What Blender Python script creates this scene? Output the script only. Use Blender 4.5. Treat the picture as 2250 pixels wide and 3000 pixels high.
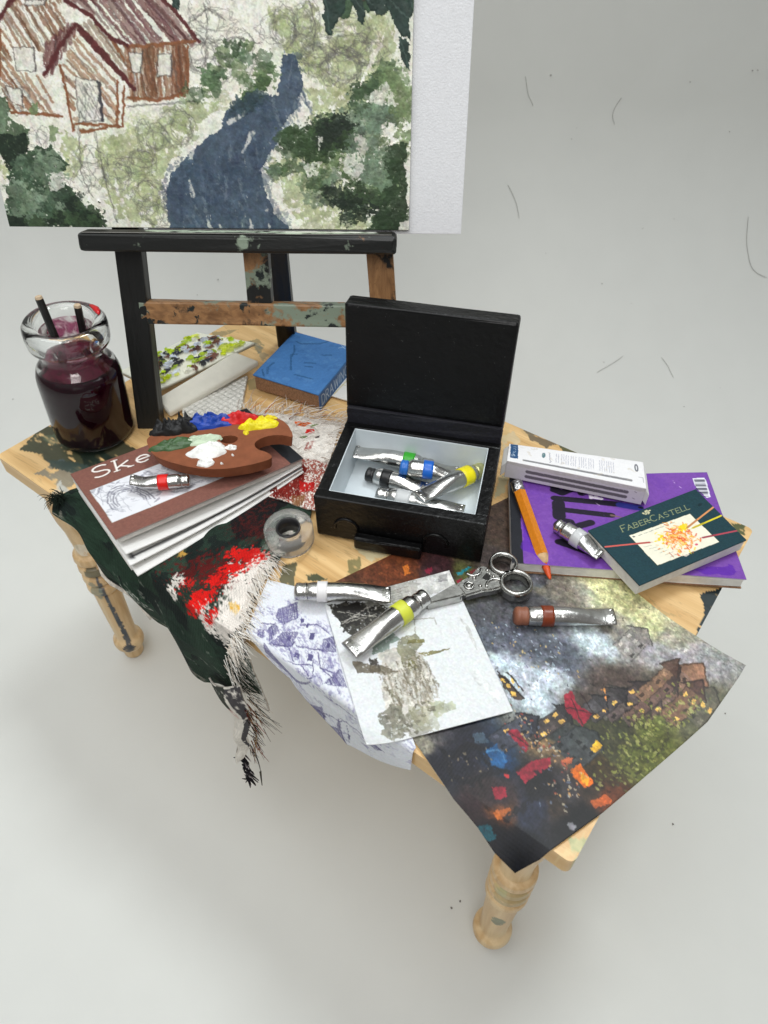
# A miniature artist's table on a seamless paper backdrop.  1 Blender unit = about 8 cm.
import bpy, bmesh, math, random
import numpy as np
from mathutils import Vector, Matrix
for o in list(bpy.data.objects): bpy.data.objects.remove(o)
SC = bpy.context.scene
COL = SC.collection
H, TW, TD = 0.66943, 1.2, 0.67215      # table top height, width, depth

# ---------------------------------------------------------------- camera
cam_d = bpy.data.cameras.new('camera'); cam = bpy.data.objects.new('camera', cam_d); COL.objects.link(cam)
cam.location = (1.195,-0.3554,1.5409)
cam.rotation_euler = (0.7767,0.0013,0.6513)
cam_d.sensor_fit = 'VERTICAL'; cam_d.sensor_height = 36.0; cam_d.lens = 24.65567
cam_d.clip_start = 0.02; cam_d.clip_end = 100
cam_d.dof.use_dof = True; cam_d.dof.focus_distance = 1.22; cam_d.dof.aperture_fstop = 5.6
SC.camera = cam
# ---------------------------------------------------------------- world and lamps
w = bpy.data.worlds.new('World'); SC.world = w; w.use_nodes = True
w.node_tree.nodes['Background'].inputs[0].default_value = (1.0, 0.985, 0.965, 1)
w.node_tree.nodes['Background'].inputs[1].default_value = 0.2
def area(name, loc, target, size, power, col, spread=180):
    l = bpy.data.lights.new(name, 'AREA'); l.shape = 'RECTANGLE'; l.size, l.size_y = size; l.energy = power; l.color = col; l.spread = math.radians(spread)
    o = bpy.data.objects.new(name, l); COL.objects.link(o); o.location = loc
    o.rotation_euler = (Vector(target) - Vector(loc)).to_track_quat('-Z', 'Y').to_euler()
area('ceiling_lamp', (1.0, 2.7, 7.0), (0.6, 0.3, 0.5), (1.5, 1.5), 195, (0.93, 0.985, 1.0))
area('ceiling_panel', (0.0, -1.6, 6.4), (0.0, -1.6, 0.5), (5.5, 5.0), 222, (0.965, 0.99, 1.0))
area('painting_fill', (1.7, -1.2, 2.9), (0.3, 0.4, 1.0), (1.2, 1.2), 5.5, (1.0, 0.99, 0.97), 80)  # added fill light above the camera, brightens the easel painting
SC.view_settings.view_transform = 'Standard'; SC.view_settings.look = 'None'
SC.view_settings.exposure = 0.06; SC.view_settings.gamma = 1.0; SC.view_settings.use_curve_mapping = False
SC.render.engine = 'CYCLES'
SC.cycles.use_denoising = True
SC.cycles.max_bounces = 14; SC.cycles.transmission_bounces = 12; SC.cycles.transparent_max_bounces = 16
SC.unit_settings.scale_length = 0.08

# ---------------------------------------------------------------- helpers: objects
WL = {}                                            # world position of each object's origin
def tag(o, label=None, cat=None, group=None, kind=None):
    if label: o['label'] = label
    if cat: o['category'] = cat
    if group: o['group'] = group
    if kind: o['kind'] = kind
    return o
def thing(name, label, cat, loc, group=None):
    o = bpy.data.objects.new(name, None); COL.objects.link(o); o.empty_display_size = 0.02
    o.location = loc; WL[o.name] = np.array(loc, float)
    return tag(o, label, cat, group)
def link(name, me, mats, parent, org):
    o = bpy.data.objects.new(name, me); COL.objects.link(o)
    for m in (mats if isinstance(mats, (list, tuple)) else [mats]): me.materials.append(m)
    WL[o.name] = np.array(org, float)
    if parent is not None:
        o.parent = parent; o.location = Vector(org - WL[parent.name])
    else: o.location = Vector(org)
    return o
def origin_of(V):
    return np.array([(V[:, 0].min()+V[:, 0].max())/2, (V[:, 1].min()+V[:, 1].max())/2, V[:, 2].min()])
def mesh(name, V, F, mat, parent=None, smooth=False, col=None, fmat=None):
    V = np.asarray(V, float); org = origin_of(V)
    me = bpy.data.meshes.new(name); me.from_pydata((V-org).tolist() if len(V) < 5000 else V-org, [], F)
    if smooth: me.polygons.foreach_set('use_smooth', np.ones(len(me.polygons), bool))
    if col is not None:
        a = me.color_attributes.new('Col', 'FLOAT_COLOR', 'POINT'); a.data.foreach_set('color', np.asarray(col, np.float32).ravel())
    if fmat is not None: me.polygons.foreach_set('material_index', np.asarray(fmat, np.int32))
    me.update()
    return link(name, me, mat, parent, org)
def from_bm(name, bm, mat, parent=None, smooth=False):
    V = np.array([v.co[:] for v in bm.verts]); org = origin_of(V)
    for v in bm.verts: v.co -= Vector(org)
    bmesh.ops.recalc_face_normals(bm, faces=bm.faces)
    me = bpy.data.meshes.new(name); bm.to_mesh(me); bm.free()
    if smooth: me.polygons.foreach_set('use_smooth', np.ones(len(me.polygons), bool))
    return link(name, me, mat, parent, org)
def bm_hexa(bm, c8):                               # 4 bottom corners, 4 top corners
    v = [bm.verts.new(Vector(p)) for p in c8]
    fs = [bm.faces.new([v[i] for i in q]) for q in ((3,2,1,0),(4,5,6,7),(0,1,5,4),(1,2,6,5),(2,3,7,6),(3,0,4,7))]
    return v, fs
def hexa(name, c8, mat, parent=None, bev=0.002, seg=2, wob=0.0, sub=0, seed=1):
    bm = bmesh.new(); bm_hexa(bm, c8)
    if bev: bmesh.ops.bevel(bm, geom=bm.edges[:], offset=bev, segments=seg, affect='EDGES', profile=0.6)
    if sub: bmesh.ops.subdivide_edges(bm, edges=[e for e in bm.edges if e.calc_length() > 0.02], cuts=sub, use_grid_fill=True)
    if wob:
        r = random.Random(seed)
        for v in bm.verts: v.co += Vector((r.uniform(-wob, wob), r.uniform(-wob, wob), r.uniform(-wob, wob)))
    return from_bm(name, bm, mat, parent)
def frame_hexa(name, O, ex, ey, ez, a, b, c, mat, parent=None, **k):   # box in a local frame: ranges a, b, c
    O, ex, ey, ez = [np.array(q, float) for q in (O, ex, ey, ez)]
    P = lambda x, y, z: tuple(O+ex*x+ey*y+ez*z)
    return hexa(name, [P(a[0],b[0],c[0]),P(a[1],b[0],c[0]),P(a[1],b[1],c[0]),P(a[0],b[1],c[0]),
                       P(a[0],b[0],c[1]),P(a[1],b[0],c[1]),P(a[1],b[1],c[1]),P(a[0],b[1],c[1])], mat, parent, **k)
def slab(name, q4, dz, mat, parent=None, **k):     # q4: top corners; extends dz downwards
    q = [tuple(p) for p in q4]
    lo = [(p[0], p[1], p[2]-dz) for p in q]
    return hexa(name, lo[::-1]+q[::-1], mat, parent, **k)
def lathe(name, prof, mat, loc, parent=None, seg=48, M=None, closed=False):
    V, F = [], []
    n = len(prof)
    for i in range(seg):
        a = 2*math.pi*i/seg
        for r, z in prof: V.append((r*math.cos(a), r*math.sin(a), z))
    for i in range(seg):
        j = (i+1) % seg
        for k in range(n if closed else n-1):
            l = (k+1) % n
            F.append((i*n+k, j*n+k, j*n+l, i*n+l))
    V = np.array(V)
    if M is not None: V = V @ np.array(M).T
    return mesh(name, V+np.array(loc), F, mat, parent, True)
def pipe(name, pts, rad, mat, parent=None, n=6, smooth=True):
    pts = [Vector(p) for p in pts]; m = len(pts); V, F = [], []
    rads = rad if isinstance(rad, (list, tuple)) else [rad]*m
    for i, p in enumerate(pts):
        t = (pts[min(i+1, m-1)]-pts[max(i-1, 0)]).normalized()
        s = t.cross(Vector((0.13, 0.31, 0.94)))
        s.normalize(); u = s.cross(t)
        for k in range(n):
            a = 2*math.pi*k/n; V.append(p+(s*math.cos(a)+u*math.sin(a))*rads[i])
    for i in range(m-1):
        for k in range(n): F.append((i*n+k, i*n+(k+1) % n, (i+1)*n+(k+1) % n, (i+1)*n+k))
    F.append(tuple(range(n))[::-1]); F.append(tuple((m-1)*n+k for k in range(n)))
    return mesh(name, [tuple(v) for v in V], F, mat, parent, smooth)
def threads(name, specs, mat, parent=None, kind='stuff'):     # (p0, p1, p2, radius, rgb0, rgb1)
    V, F, Cc = [], [], []
    for p0, p1, p2, r, c0, c1 in specs:
        p0, p1, p2 = np.array(p0), np.array(p1), np.array(p2); b = len(V)
        for i in range(5):
            t = i/4; q = (1-t)**2*p0+2*t*(1-t)*p1+t*t*p2
            tg = p2-p0; s = np.cross(tg, (0.2, 0.3, 0.93)); s /= np.linalg.norm(s)+1e-9; u = np.cross(s, tg); u /= np.linalg.norm(u)+1e-9
            rr = r*(1-0.6*t)
            for k in range(3):
                a = 2.094*k; V.append(q+(s*math.cos(a)+u*math.sin(a))*rr)
                Cc.append(list(lin(np.array(c0)*(1-t)+np.array(c1)*t))+[1])
        for i in range(4):
            for k in range(3): F.append((b+i*3+k, b+i*3+(k+1) % 3, b+(i+1)*3+(k+1) % 3, b+(i+1)*3+k))
    o = mesh(name, np.array(V), F, mat, parent, True, col=np.array(Cc))
    if kind: o['kind'] = kind
    return o
def lin(c):
    c = np.asarray(c, float)/255.0
    return np.where(c <= 0.04045, c/12.92, ((c+0.055)/1.055)**2.4)

# ---------------------------------------------------------------- helpers: painting on a raster of vertices
def vnoise(h, w, cell, seed, octv=3):
    r = np.random.default_rng(seed); out = 0; amp = 1.0; tot = 0.0
    cy, cx = cell if isinstance(cell, tuple) else (cell, cell)
    for o in range(octv):
        a, b = max(cy/2**o, 1.0), max(cx/2**o, 1.0)
        g = r.random((int(h/a)+3, int(w/b)+3)); y = np.arange(h)/a; x = np.arange(w)/b
        yi, xi = y.astype(int), x.astype(int); fy, fx = (y-yi)[:, None], (x-xi)[None]
        fy, fx = fy*fy*(3-2*fy), fx*fx*(3-2*fx)
        G = lambda i, j: g[yi+i][:, xi+j]
        out = out+amp*((G(0,0)*(1-fx)+G(0,1)*fx)*(1-fy)+(G(1,0)*(1-fx)+G(1,1)*fx)*fy)
        tot += amp; amp *= 0.55
    return out/tot
class Canvas:
    def __init__(s, w, h, bg, grain=0.02, seed=1):
        s.w, s.h = w, h; s.seed = seed
        s.c = np.ones((h, w, 3))*np.array(bg, float); s.a = np.zeros((h, w)); s.z = np.zeros((h, w))
        s.Y, s.X = np.mgrid[0:h, 0:w].astype(float)
        s.u = w/1000.0
        if grain: s.c *= (1+grain*(vnoise(h, w, 3, seed+5)-0.5)*2)[..., None]
    def ns(s): s.seed += 1; return s.seed
    def px(s, pts): return np.array([(x*(s.w-1), y*(s.h-1)) for x, y in pts], float)
    def put(s, m, col, a=1.0, var=0.0, h=0.0, sl=None):
        sl = sl or (slice(None), slice(None)); m = m*a
        col = np.array(col, float)
        if var:
            hh, ww = m.shape
            v = (vnoise(hh, ww, 14, s.ns())-0.5)*2*var+(vnoise(hh, ww, 3, s.ns(), 2)-0.5)*var
            col = col*(1+v[..., None])
        s.c[sl] = s.c[sl]*(1-m[..., None])+col*m[..., None]
        s.a[sl] = s.a[sl]+(1-s.a[sl])*m
        if h: s.z[sl] = s.z[sl]*(1-0.7*m)+m*h*(0.4+vnoise(*m.shape, 5, s.ns(), 2))
    def poly(s, pts, col, a=1.0, rough=0.0, dry=0.0, var=0.06, h=0.0, cell=22, dcell=4, soft=0.7):
        P = s.px(pts); R = rough*s.u; pad = int(R*1.5+3)
        x0, y0 = max(int(P[:, 0].min())-pad, 0), max(int(P[:, 1].min())-pad, 0)
        x1, y1 = min(int(P[:, 0].max())+pad+1, s.w), min(int(P[:, 1].max())+pad+1, s.h)
        if x1-x0 < 2 or y1-y0 < 2: return
        sl = (slice(y0, y1), slice(x0, x1)); X, Y = s.X[sl], s.Y[sl]
        if R:
            hh, ww = X.shape
            X = X+(vnoise(hh, ww, cell, s.ns())-0.5)*3*R; Y = Y+(vnoise(hh, ww, cell, s.ns())-0.5)*3*R
        ins = np.zeros(X.shape, bool); n = len(P)
        for i in range(n):
            ax, ay = P[i]; bx, by = P[(i+1) % n]
            if ay == by: continue
            ins ^= ((ay > Y) != (by > Y)) & (X < (bx-ax)*(Y-ay)/(by-ay)+ax)
        m = ins.astype(float)
        if dry: m *= np.clip((vnoise(*m.shape, dcell, s.ns(), 3)-dry)*8+0.5, 0, 1)
        s.put(m, col, a, var, h, sl)
    def blot(s, x, y, rx, ry, col, ang=0.0, **k):    # ry as fraction of width too
        r = s.w/s.h; t = np.linspace(0, 2*np.pi, 22)[:-1]; ca, sa = math.cos(ang), math.sin(ang)
        k.setdefault('rough', rx*500)
        s.poly([(x+rx*math.cos(q)*ca-ry*math.sin(q)*sa, y+(rx*math.cos(q)*sa+ry*math.sin(q)*ca)*r) for q in t], col, **k)
    def line(s, pts, wd, col, a=1.0, wob=0.0, dry=0.0, taper=0.0, var=0.05, h=0.0):
        P = s.px(pts)
        if wob:
            r = random.Random(s.ns()); Q = []
            for i in range(len(P)-1):
                L = np.hypot(*(P[i+1]-P[i])); k = max(2, int(L/(9*s.u)))
                for j in range(k): Q.append(P[i]+(P[i+1]-P[i])*j/k+np.array([r.uniform(-1, 1), r.uniform(-1, 1)])*wob*s.u)
            P = np.array(Q+[P[-1]])
        W2 = max(wd*s.u, 0.75)/2; aa = a*min(1.0, wd*s.u/0.75); pad = int(W2+2)
        x0, y0 = max(int(P[:, 0].min())-pad, 0), max(int(P[:, 1].min())-pad, 0)
        x1, y1 = min(int(P[:, 0].max())+pad+2, s.w), min(int(P[:, 1].max())+pad+2, s.h)
        if x1-x0 < 2 or y1-y0 < 2: return
        sl = (slice(y0, y1), slice(x0, x1)); X, Y = s.X[sl], s.Y[sl]; D = np.full(X.shape, 1e9)
        n = len(P)-1
        for i in range(n):
            d = P[i+1]-P[i]; L = d@d+1e-9
            t = np.clip(((X-P[i][0])*d[0]+(Y-P[i][1])*d[1])/L, 0, 1)
            dd = np.hypot(X-P[i][0]-t*d[0], Y-P[i][1]-t*d[1])
            if taper: dd = dd+W2*taper*((i+t)/n)
            D = np.minimum(D, dd)
        m = np.clip(W2-D+0.5, 0, 1)
        if dry: m = m*np.clip((vnoise(*m.shape, 3, s.ns(), 2)-dry)*7+0.5, 0, 1)
        s.put(m, col, aa, var, h, sl)
    def hatch(s, pts, ang, gap, wd, col, a=0.9, wob=1.2, jit=0.35, dry=0.0):    # lines clipped to a polygon (ang in degrees, on the page)
        P = s.px(pts); r = random.Random(s.ns()); A = math.radians(ang); d = np.array([math.cos(A), math.sin(A)]); nrm = np.array([-d[1], d[0]])
        k = P@nrm; t = k.min()
        while t < k.max():
            t += gap*s.u*(1+r.uniform(-jit, jit)); xs = []
            for i in range(len(P)):
                p, q = P[i], P[(i+1) % len(P)]; a1, b1 = p@nrm-t, q@nrm-t
                if (a1 > 0) != (b1 > 0): xs.append((p+(q-p)*a1/(a1-b1))@d)
            xs.sort()
            for i in range(0, len(xs)-1, 2):
                e0, e1 = xs[i]+r.uniform(-2, 3)*s.u, xs[i+1]+r.uniform(-3, 3)*s.u
                q0, q1 = nrm*t+d*e0, nrm*(t+r.uniform(-.3, .3)*gap*s.u)+d*e1
                s.line([(q0[0]/(s.w-1), q0[1]/(s.h-1)), (q1[0]/(s.w-1), q1[1]/(s.h-1))], wd*r.uniform(.6, 1.25), col, a*r.uniform(.6, 1), wob, dry)
    def scribble(s, x, y, rx, ry, n, wd, col, a=0.5, seed=0):
        r = random.Random(s.ns()); ar = s.w/s.h; ph = r.uniform(0, 6)
        pts = [(x+rx*math.cos(ph+i*0.5)*(0.6+0.5*r.random()), y+ry*ar*math.sin(ph+i*0.5)*(0.6+0.5*r.random())) for i in range(n)]
        s.line(pts, wd, col, a, 0.8)
    def field(s, ctrl, power=3.0, warp=0.05, a=1.0):   # colour field from control points
        ar = s.h/s.w; X, Y = s.X/s.w, s.Y/s.w
        X = X+(vnoise(s.h, s.w, s.w*0.09, s.ns(), 4)-0.5)*warp*2; Y = Y+(vnoise(s.h, s.w, s.w*0.09, s.ns(), 4)-0.5)*warp*2
        num = 0; den = 0
        for (x, y), col in ctrl:
            wt = 1/((X-x)**2+(Y-y*ar)**2+2e-4)**(power/2)
            num = num+wt[..., None]*np.array(col, float); den = den+wt
        s.c = s.c*(1-a)+a*num/den[..., None]
    def warp(s, amt, cell=8):                          # painterly wobble of everything drawn so far
        k = amt*s.u; ii = np.clip(s.Y+(vnoise(s.h, s.w, cell, s.ns(), 3)-.5)*2*k, 0, s.h-1).astype(int); jj = np.clip(s.X+(vnoise(s.h, s.w, cell, s.ns(), 3)-.5)*2*k, 0, s.w-1).astype(int); s.c = s.c[ii, jj]
    def speckle(s, amt, cell=3, sat=0.5):
        n1 = (vnoise(s.h, s.w, cell, s.ns(), 2)-0.5)*2
        s.c = s.c*(1+amt*n1[..., None])
        for k in range(3): s.c[..., k] *= 1+amt*sat*(vnoise(s.h, s.w, cell*2, s.ns(), 2)-0.5)*2
    def text(s, word, O, ex, ey, wd, col, a=1.0, gap=0.28, serif=False):   # ex: advance of one em, ey: cap height downwards
        O, ex, ey = np.array(O, float), np.array(ex, float), np.array(ey, float); x = 0.0
        for ch in word:
            st, adv = GLYPH[ch]
            for pl in st:
                q = [tuple(O+ex*(x+u)+ey*(1-v)) for u, v in pl]
                s.line(q, wd, col, a, 0, 0)
                if serif:
                    for (u, v) in (pl[0], pl[-1]):
                        if v in (0, 1): s.line([tuple(O+ex*(x+u-.1)+ey*(1-v)), tuple(O+ex*(x+u+.1)+ey*(1-v))], wd*0.7, col, a)
            x += adv+gap
def arc(cx, cy, rx, ry, a0, a1, n=9):
    return [(cx+rx*math.cos(math.radians(a0+(a1-a0)*i/n)), cy+ry*math.sin(math.radians(a0+(a1-a0)*i/n))) for i in range(n+1)]
GLYPH = {
 'A': ([[(0,0),(.35,1),(.7,0)],[(.13,.36),(.57,.36)]], .7), 'B': ([[(0,0),(0,1),(.3,1)]+arc(.3,.76,.22,.24,90,-90)+[(0,.52)],arc(.3,.26,.27,.26,90,-90)+[(0,0)]], .58),
 'C': ([arc(.4,.5,.4,.5,50,310)], .7), 'D': ([[(0,0),(0,1),(.2,1)]+arc(.2,.5,.42,.5,90,-90)+[(0,0)]], .62),
 'E': ([[(.5,1),(0,1),(0,0),(.5,0)],[(0,.52),(.42,.52)]], .5), 'F': ([[(.5,1),(0,1),(0,0)],[(0,.52),(.4,.52)]], .5),
 'G': ([arc(.4,.5,.4,.5,50,330)+[(.75,.45),(.45,.45)]], .75), 'I': ([[(.05,1),(.05,0)]], .1), 'L': ([[(0,1),(0,0),(.48,0)]], .48),
 'N': ([[(0,0),(0,1),(.6,0),(.6,1)]], .6), 'P': ([[(0,0),(0,1),(.25,1)]+arc(.25,.74,.26,.26,90,-90)+[(0,.48)]], .52),
 'R': ([[(0,0),(0,1),(.25,1)]+arc(.25,.75,.25,.25,90,-90)+[(0,.5)],[(.22,.5),(.58,0)]], .58),
 'S': ([arc(.3,.75,.27,.25,40,270)+arc(.3,.25,.29,.25,90,-140)], .6), 'T': ([[(0,1),(.7,1)],[(.35,1),(.35,0)]], .7),
 'W': ([[(0,1),(.22,0),(.45,.9),(.68,0),(.9,1)]], .9), 'Y': ([[(0,1),(.32,.5),(.64,1)],[(.32,.5),(.32,0)]], .64), '-': ([[(.0,.45),(.25,.45)]], .25),
 'k': ([[(0,0),(0,1)],[(.45,.62),(.02,.26)],[(.16,.36),(.5,0)]], .5), 'e': ([[(.02,.33),(.48,.33)]+arc(.25,.32,.24,.31,5,310)], .5), ' ': ([], .3),
 'v': ([[(0,.6),(.2,0),(.4,.6)]], .4), 'o': ([arc(.2,.3,.2,.3,0,360)], .4), '0': ([arc(.3,.5,.3,.5,0,360)], .6)}

# ---------------------------------------------------------------- helpers: sheets
def poly_at(pts, t):                               # points along a polyline at arc length fraction t (array)
    P = np.array(pts, float); L = np.r_[0, np.cumsum(np.linalg.norm(np.diff(P, axis=0), axis=1))]; L /= L[-1]
    return np.stack([np.interp(t, L, P[:, k]) for k in range(P.shape[1])], -1)
def bil(q):
    q = [np.array(p, float) for p in q]
    def fn(S, T):
        S, T = S[..., None], T[..., None]
        return (q[0]*(1-S)+q[1]*S)*(1-T)+(q[3]*(1-S)+q[2]*S)*T
    fn.flat = True
    return fn
def coons(top, right, bottom, left):               # top/bottom run left to right, left/right run top to bottom
    tl, tr, bl, br = [np.array(p, float) for p in (top[0], top[-1], bottom[0], bottom[-1])]
    def fn(S, T):
        s, t = S[..., None], T[..., None]
        return (poly_at(top, S)*(1-t)+poly_at(bottom, S)*t+poly_at(left, T)*(1-s)+poly_at(right, T)*s
                -((tl*(1-s)+tr*s)*(1-t)+(bl*(1-s)+br*s)*t))
    return fn
def sheet(name, cv, fn, mat, parent=None, thick=0.0015, back=(226, 224, 218), hz=0.0, smooth=True, flat=None):
    h, wd = cv.h, cv.w
    S, T = np.meshgrid(np.linspace(0, 1, wd), np.linspace(0, 1, h)); P = fn(S, T); flat = getattr(fn, 'flat', False) if flat is None else flat
    N = np.cross(np.gradient(P, axis=0), np.gradient(P, axis=1)); N /= np.linalg.norm(N, axis=2, keepdims=True)+1e-12
    if hz: P = P+N*(cv.z*hz)[..., None]
    idx = np.arange(h*wd).reshape(h, wd)
    F = np.stack([idx[:-1, :-1], idx[1:, :-1], idx[1:, 1:], idx[:-1, 1:]], -1).reshape(-1, 4)
    C = np.concatenate([lin(np.clip(cv.c, 0, 255)), cv.a[..., None]], 2).reshape(-1, 4); V = P.reshape(-1, 3)
    F = F.tolist()
    if thick:
        n = h*wd; loop = np.concatenate([idx[0, :-1], idx[:-1, -1], idx[-1, :0:-1], idx[:0:-1, 0]]); Bk = (P-N*thick)
        if flat:                                       # flat sheet: one face for the back
            V = np.concatenate([V, Bk.reshape(-1, 3)[loop]]); m = len(loop); q = np.arange(m); q2 = (q+1) % m
            R = np.stack([loop[q], loop[q2], n+q2, n+q], 1).tolist(); F += R; F.append((n+q).tolist())
            C = np.concatenate([C, np.tile(np.r_[lin(back), 1.0], (m, 1))])
        else:
            V = np.concatenate([V, Bk.reshape(-1, 3)]); q = loop; q2 = np.roll(loop, -1)
            F += np.stack([q, q2, n+q2, n+q], 1).tolist(); F += (np.stack([idx[:-1, :-1], idx[:-1, 1:], idx[1:, 1:], idx[1:, :-1]], -1).reshape(-1, 4)+n).tolist()
            C = np.concatenate([C, np.tile(np.r_[lin(back), 1.0], (n, 1))])
    return mesh(name, V, F, mat, parent, smooth, col=C)
def wave(fn, amp, cell, seed, n=96):               # adds smooth height noise to a sheet function
    g = (vnoise(n, n, cell*n, seed, 3)-0.5)*2*amp
    def f2(S, T):
        P = fn(S, T); i, j = np.clip(T*(n-1), 0, n-1.001), np.clip(S*(n-1), 0, n-1.001); a, b = i.astype(int), j.astype(int); u, v = i-a, j-b
        z = (g[a, b]*(1-v)+g[a, b+1]*v)*(1-u)+(g[a+1, b]*(1-v)+g[a+1, b+1]*v)*u
        P = P.copy(); P[..., 2] += z; return P
    return f2

# ---------------------------------------------------------------- materials
def node_mat(name):
    m = bpy.data.materials.new(name); m.use_nodes = True; nt = m.node_tree
    return m, nt, nt.nodes['Principled BSDF']
def add_bump(nt, bs, scale, strength, dist=0.002, detail=4, tex='NOISE', vec=None, prev=None):
    if tex == 'NOISE':
        t = nt.nodes.new('ShaderNodeTexNoise'); t.inputs['Scale'].default_value = scale; t.inputs['Detail'].default_value = detail; out = t.outputs['Fac']
    else:
        t = nt.nodes.new('ShaderNodeTexWave'); t.inputs['Scale'].default_value = scale; t.bands_direction = tex; t.inputs['Distortion'].default_value = 1.5; t.inputs['Detail Scale'].default_value = 4; out = t.outputs['Fac']
    if vec is None:
        tc = nt.nodes.new('ShaderNodeTexCoord'); vec = tc.outputs['Object']
    nt.links.new(vec, t.inputs['Vector'])
    b = nt.nodes.new('ShaderNodeBump'); b.inputs['Strength'].default_value = strength; b.inputs['Distance'].default_value = dist
    nt.links.new(out, b.inputs['Height'])
    if prev is not None: nt.links.new(prev.outputs['Normal'], b.inputs['Normal'])
    nt.links.new(b.outputs['Normal'], bs.inputs['Normal'])
    return b
def simple(name, rgb, rough=0.5, metal=0.0, var=0.12, vscale=40, bump=0.3, bscale=160, spec=0.5, bdist=0.0015):
    m, nt, bs = node_mat(name); c = lin(rgb)
    tc = nt.nodes.new('ShaderNodeTexCoord'); n = nt.nodes.new('ShaderNodeTexNoise'); n.inputs['Scale'].default_value = vscale; n.inputs['Detail'].default_value = 6
    nt.links.new(tc.outputs['Object'], n.inputs['Vector'])
    r = nt.nodes.new('ShaderNodeValToRGB'); r.color_ramp.elements[0].position = 0.3; r.color_ramp.elements[1].position = 0.7
    r.color_ramp.elements[0].color = (*(c*(1-var)), 1); r.color_ramp.elements[1].color = (*np.clip(c*(1+var), 0, 1), 1)
    nt.links.new(n.outputs['Fac'], r.inputs['Fac']); nt.links.new(r.outputs['Color'], bs.inputs['Base Color'])
    bs.inputs['Roughness'].default_value = rough; bs.inputs['Metallic'].default_value = metal; bs.inputs['Specular IOR Level'].default_value = spec
    if bump: add_bump(nt, bs, bscale, bump, bdist, vec=tc.outputs['Object'])
    return m
def print_mat(name, rough=0.6, bump=0.25, bscale=260, spec=0.2, weave=0.0, wscale=90, bdist=0.001, sheen=0.0):
    m, nt, bs = node_mat(name)
    a = nt.nodes.new('ShaderNodeVertexColor'); a.layer_name = 'Col'; nt.links.new(a.outputs['Color'], bs.inputs['Base Color'])
    bs.inputs['Roughness'].default_value = rough; bs.inputs['Specular IOR Level'].default_value = spec
    b = add_bump(nt, bs, bscale, bump, bdist)
    if weave:
        b = add_bump(nt, bs, wscale, weave, bdist, tex='X', prev=b); add_bump(nt, bs, wscale, weave, bdist, tex='Y', prev=b)
    if sheen: bs.inputs['Sheen Weight'].default_value = sheen
    return m
def wood_mat(name, dark, light, axis=0, stretch=16, scale=5, paint=False, rough=0.5, lines=0.5):
    m, nt, bs = node_mat(name)
    tc = nt.nodes.new('ShaderNodeTexCoord'); mp = nt.nodes.new('ShaderNodeMapping'); sc = [stretch]*3; sc[axis] = 1.0
    mp.inputs['Scale'].default_value = sc; nt.links.new(tc.outputs['Object'], mp.inputs['Vector'])
    n = nt.nodes.new('ShaderNodeTexNoise'); n.inputs['Scale'].default_value = scale; n.inputs['Detail'].default_value = 7; n.inputs['Distortion'].default_value = 0.6
    nt.links.new(mp.outputs['Vector'], n.inputs['Vector'])
    r = nt.nodes.new('ShaderNodeValToRGB'); e = r.color_ramp.elements
    e[0].position = 0.28; e[0].color = (*lin(dark), 1); e[1].position = 0.62; e[1].color = (*lin(light), 1)
    nt.links.new(n.outputs['Fac'], r.inputs['Fac']); out = r.outputs['Color']
    # thin dark grain lines that wander
    n2 = nt.nodes.new('ShaderNodeTexNoise'); n2.inputs['Scale'].default_value = scale*0.55; n2.inputs['Detail'].default_value = 3; n2.inputs['Distortion'].default_value = 1.2
    nt.links.new(mp.outputs['Vector'], n2.inputs['Vector'])
    mm = nt.nodes.new('ShaderNodeMath'); mm.operation = 'PINGPONG'; mm.inputs[1].default_value = 0.06; nt.links.new(n2.outputs['Fac'], mm.inputs[0])
    r2 = nt.nodes.new('ShaderNodeValToRGB'); r2.color_ramp.elements[0].position = 0.0; r2.color_ramp.elements[0].color = (lines,)*3+(1,)
    r2.color_ramp.elements[1].position = 0.008; r2.color_ramp.elements[1].color = (0, 0, 0, 1); nt.links.new(mm.outputs[0], r2.inputs['Fac'])
    mx = nt.nodes.new('ShaderNodeMix'); mx.data_type = 'RGBA'; nt.links.new(r2.outputs['Color'], mx.inputs['Factor']); nt.links.new(out, mx.inputs[6])
    mx.inputs[7].default_value = (*(lin(dark)*0.45), 1); out = mx.outputs[2]
    bs.inputs['Roughness'].default_value = rough
    if paint:
        a = nt.nodes.new('ShaderNodeVertexColor'); a.layer_name = 'Col'
        mx = nt.nodes.new('ShaderNodeMix'); mx.data_type = 'RGBA'; nt.links.new(a.outputs['Alpha'], mx.inputs['Factor']); nt.links.new(out, mx.inputs[6]); nt.links.new(a.outputs['Color'], mx.inputs[7]); out = mx.outputs[2]
    nt.links.new(out, bs.inputs['Base Color']); add_bump(nt, bs, scale*2, 0.25, 0.002, vec=mp.outputs['Vector'])
    return m
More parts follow.
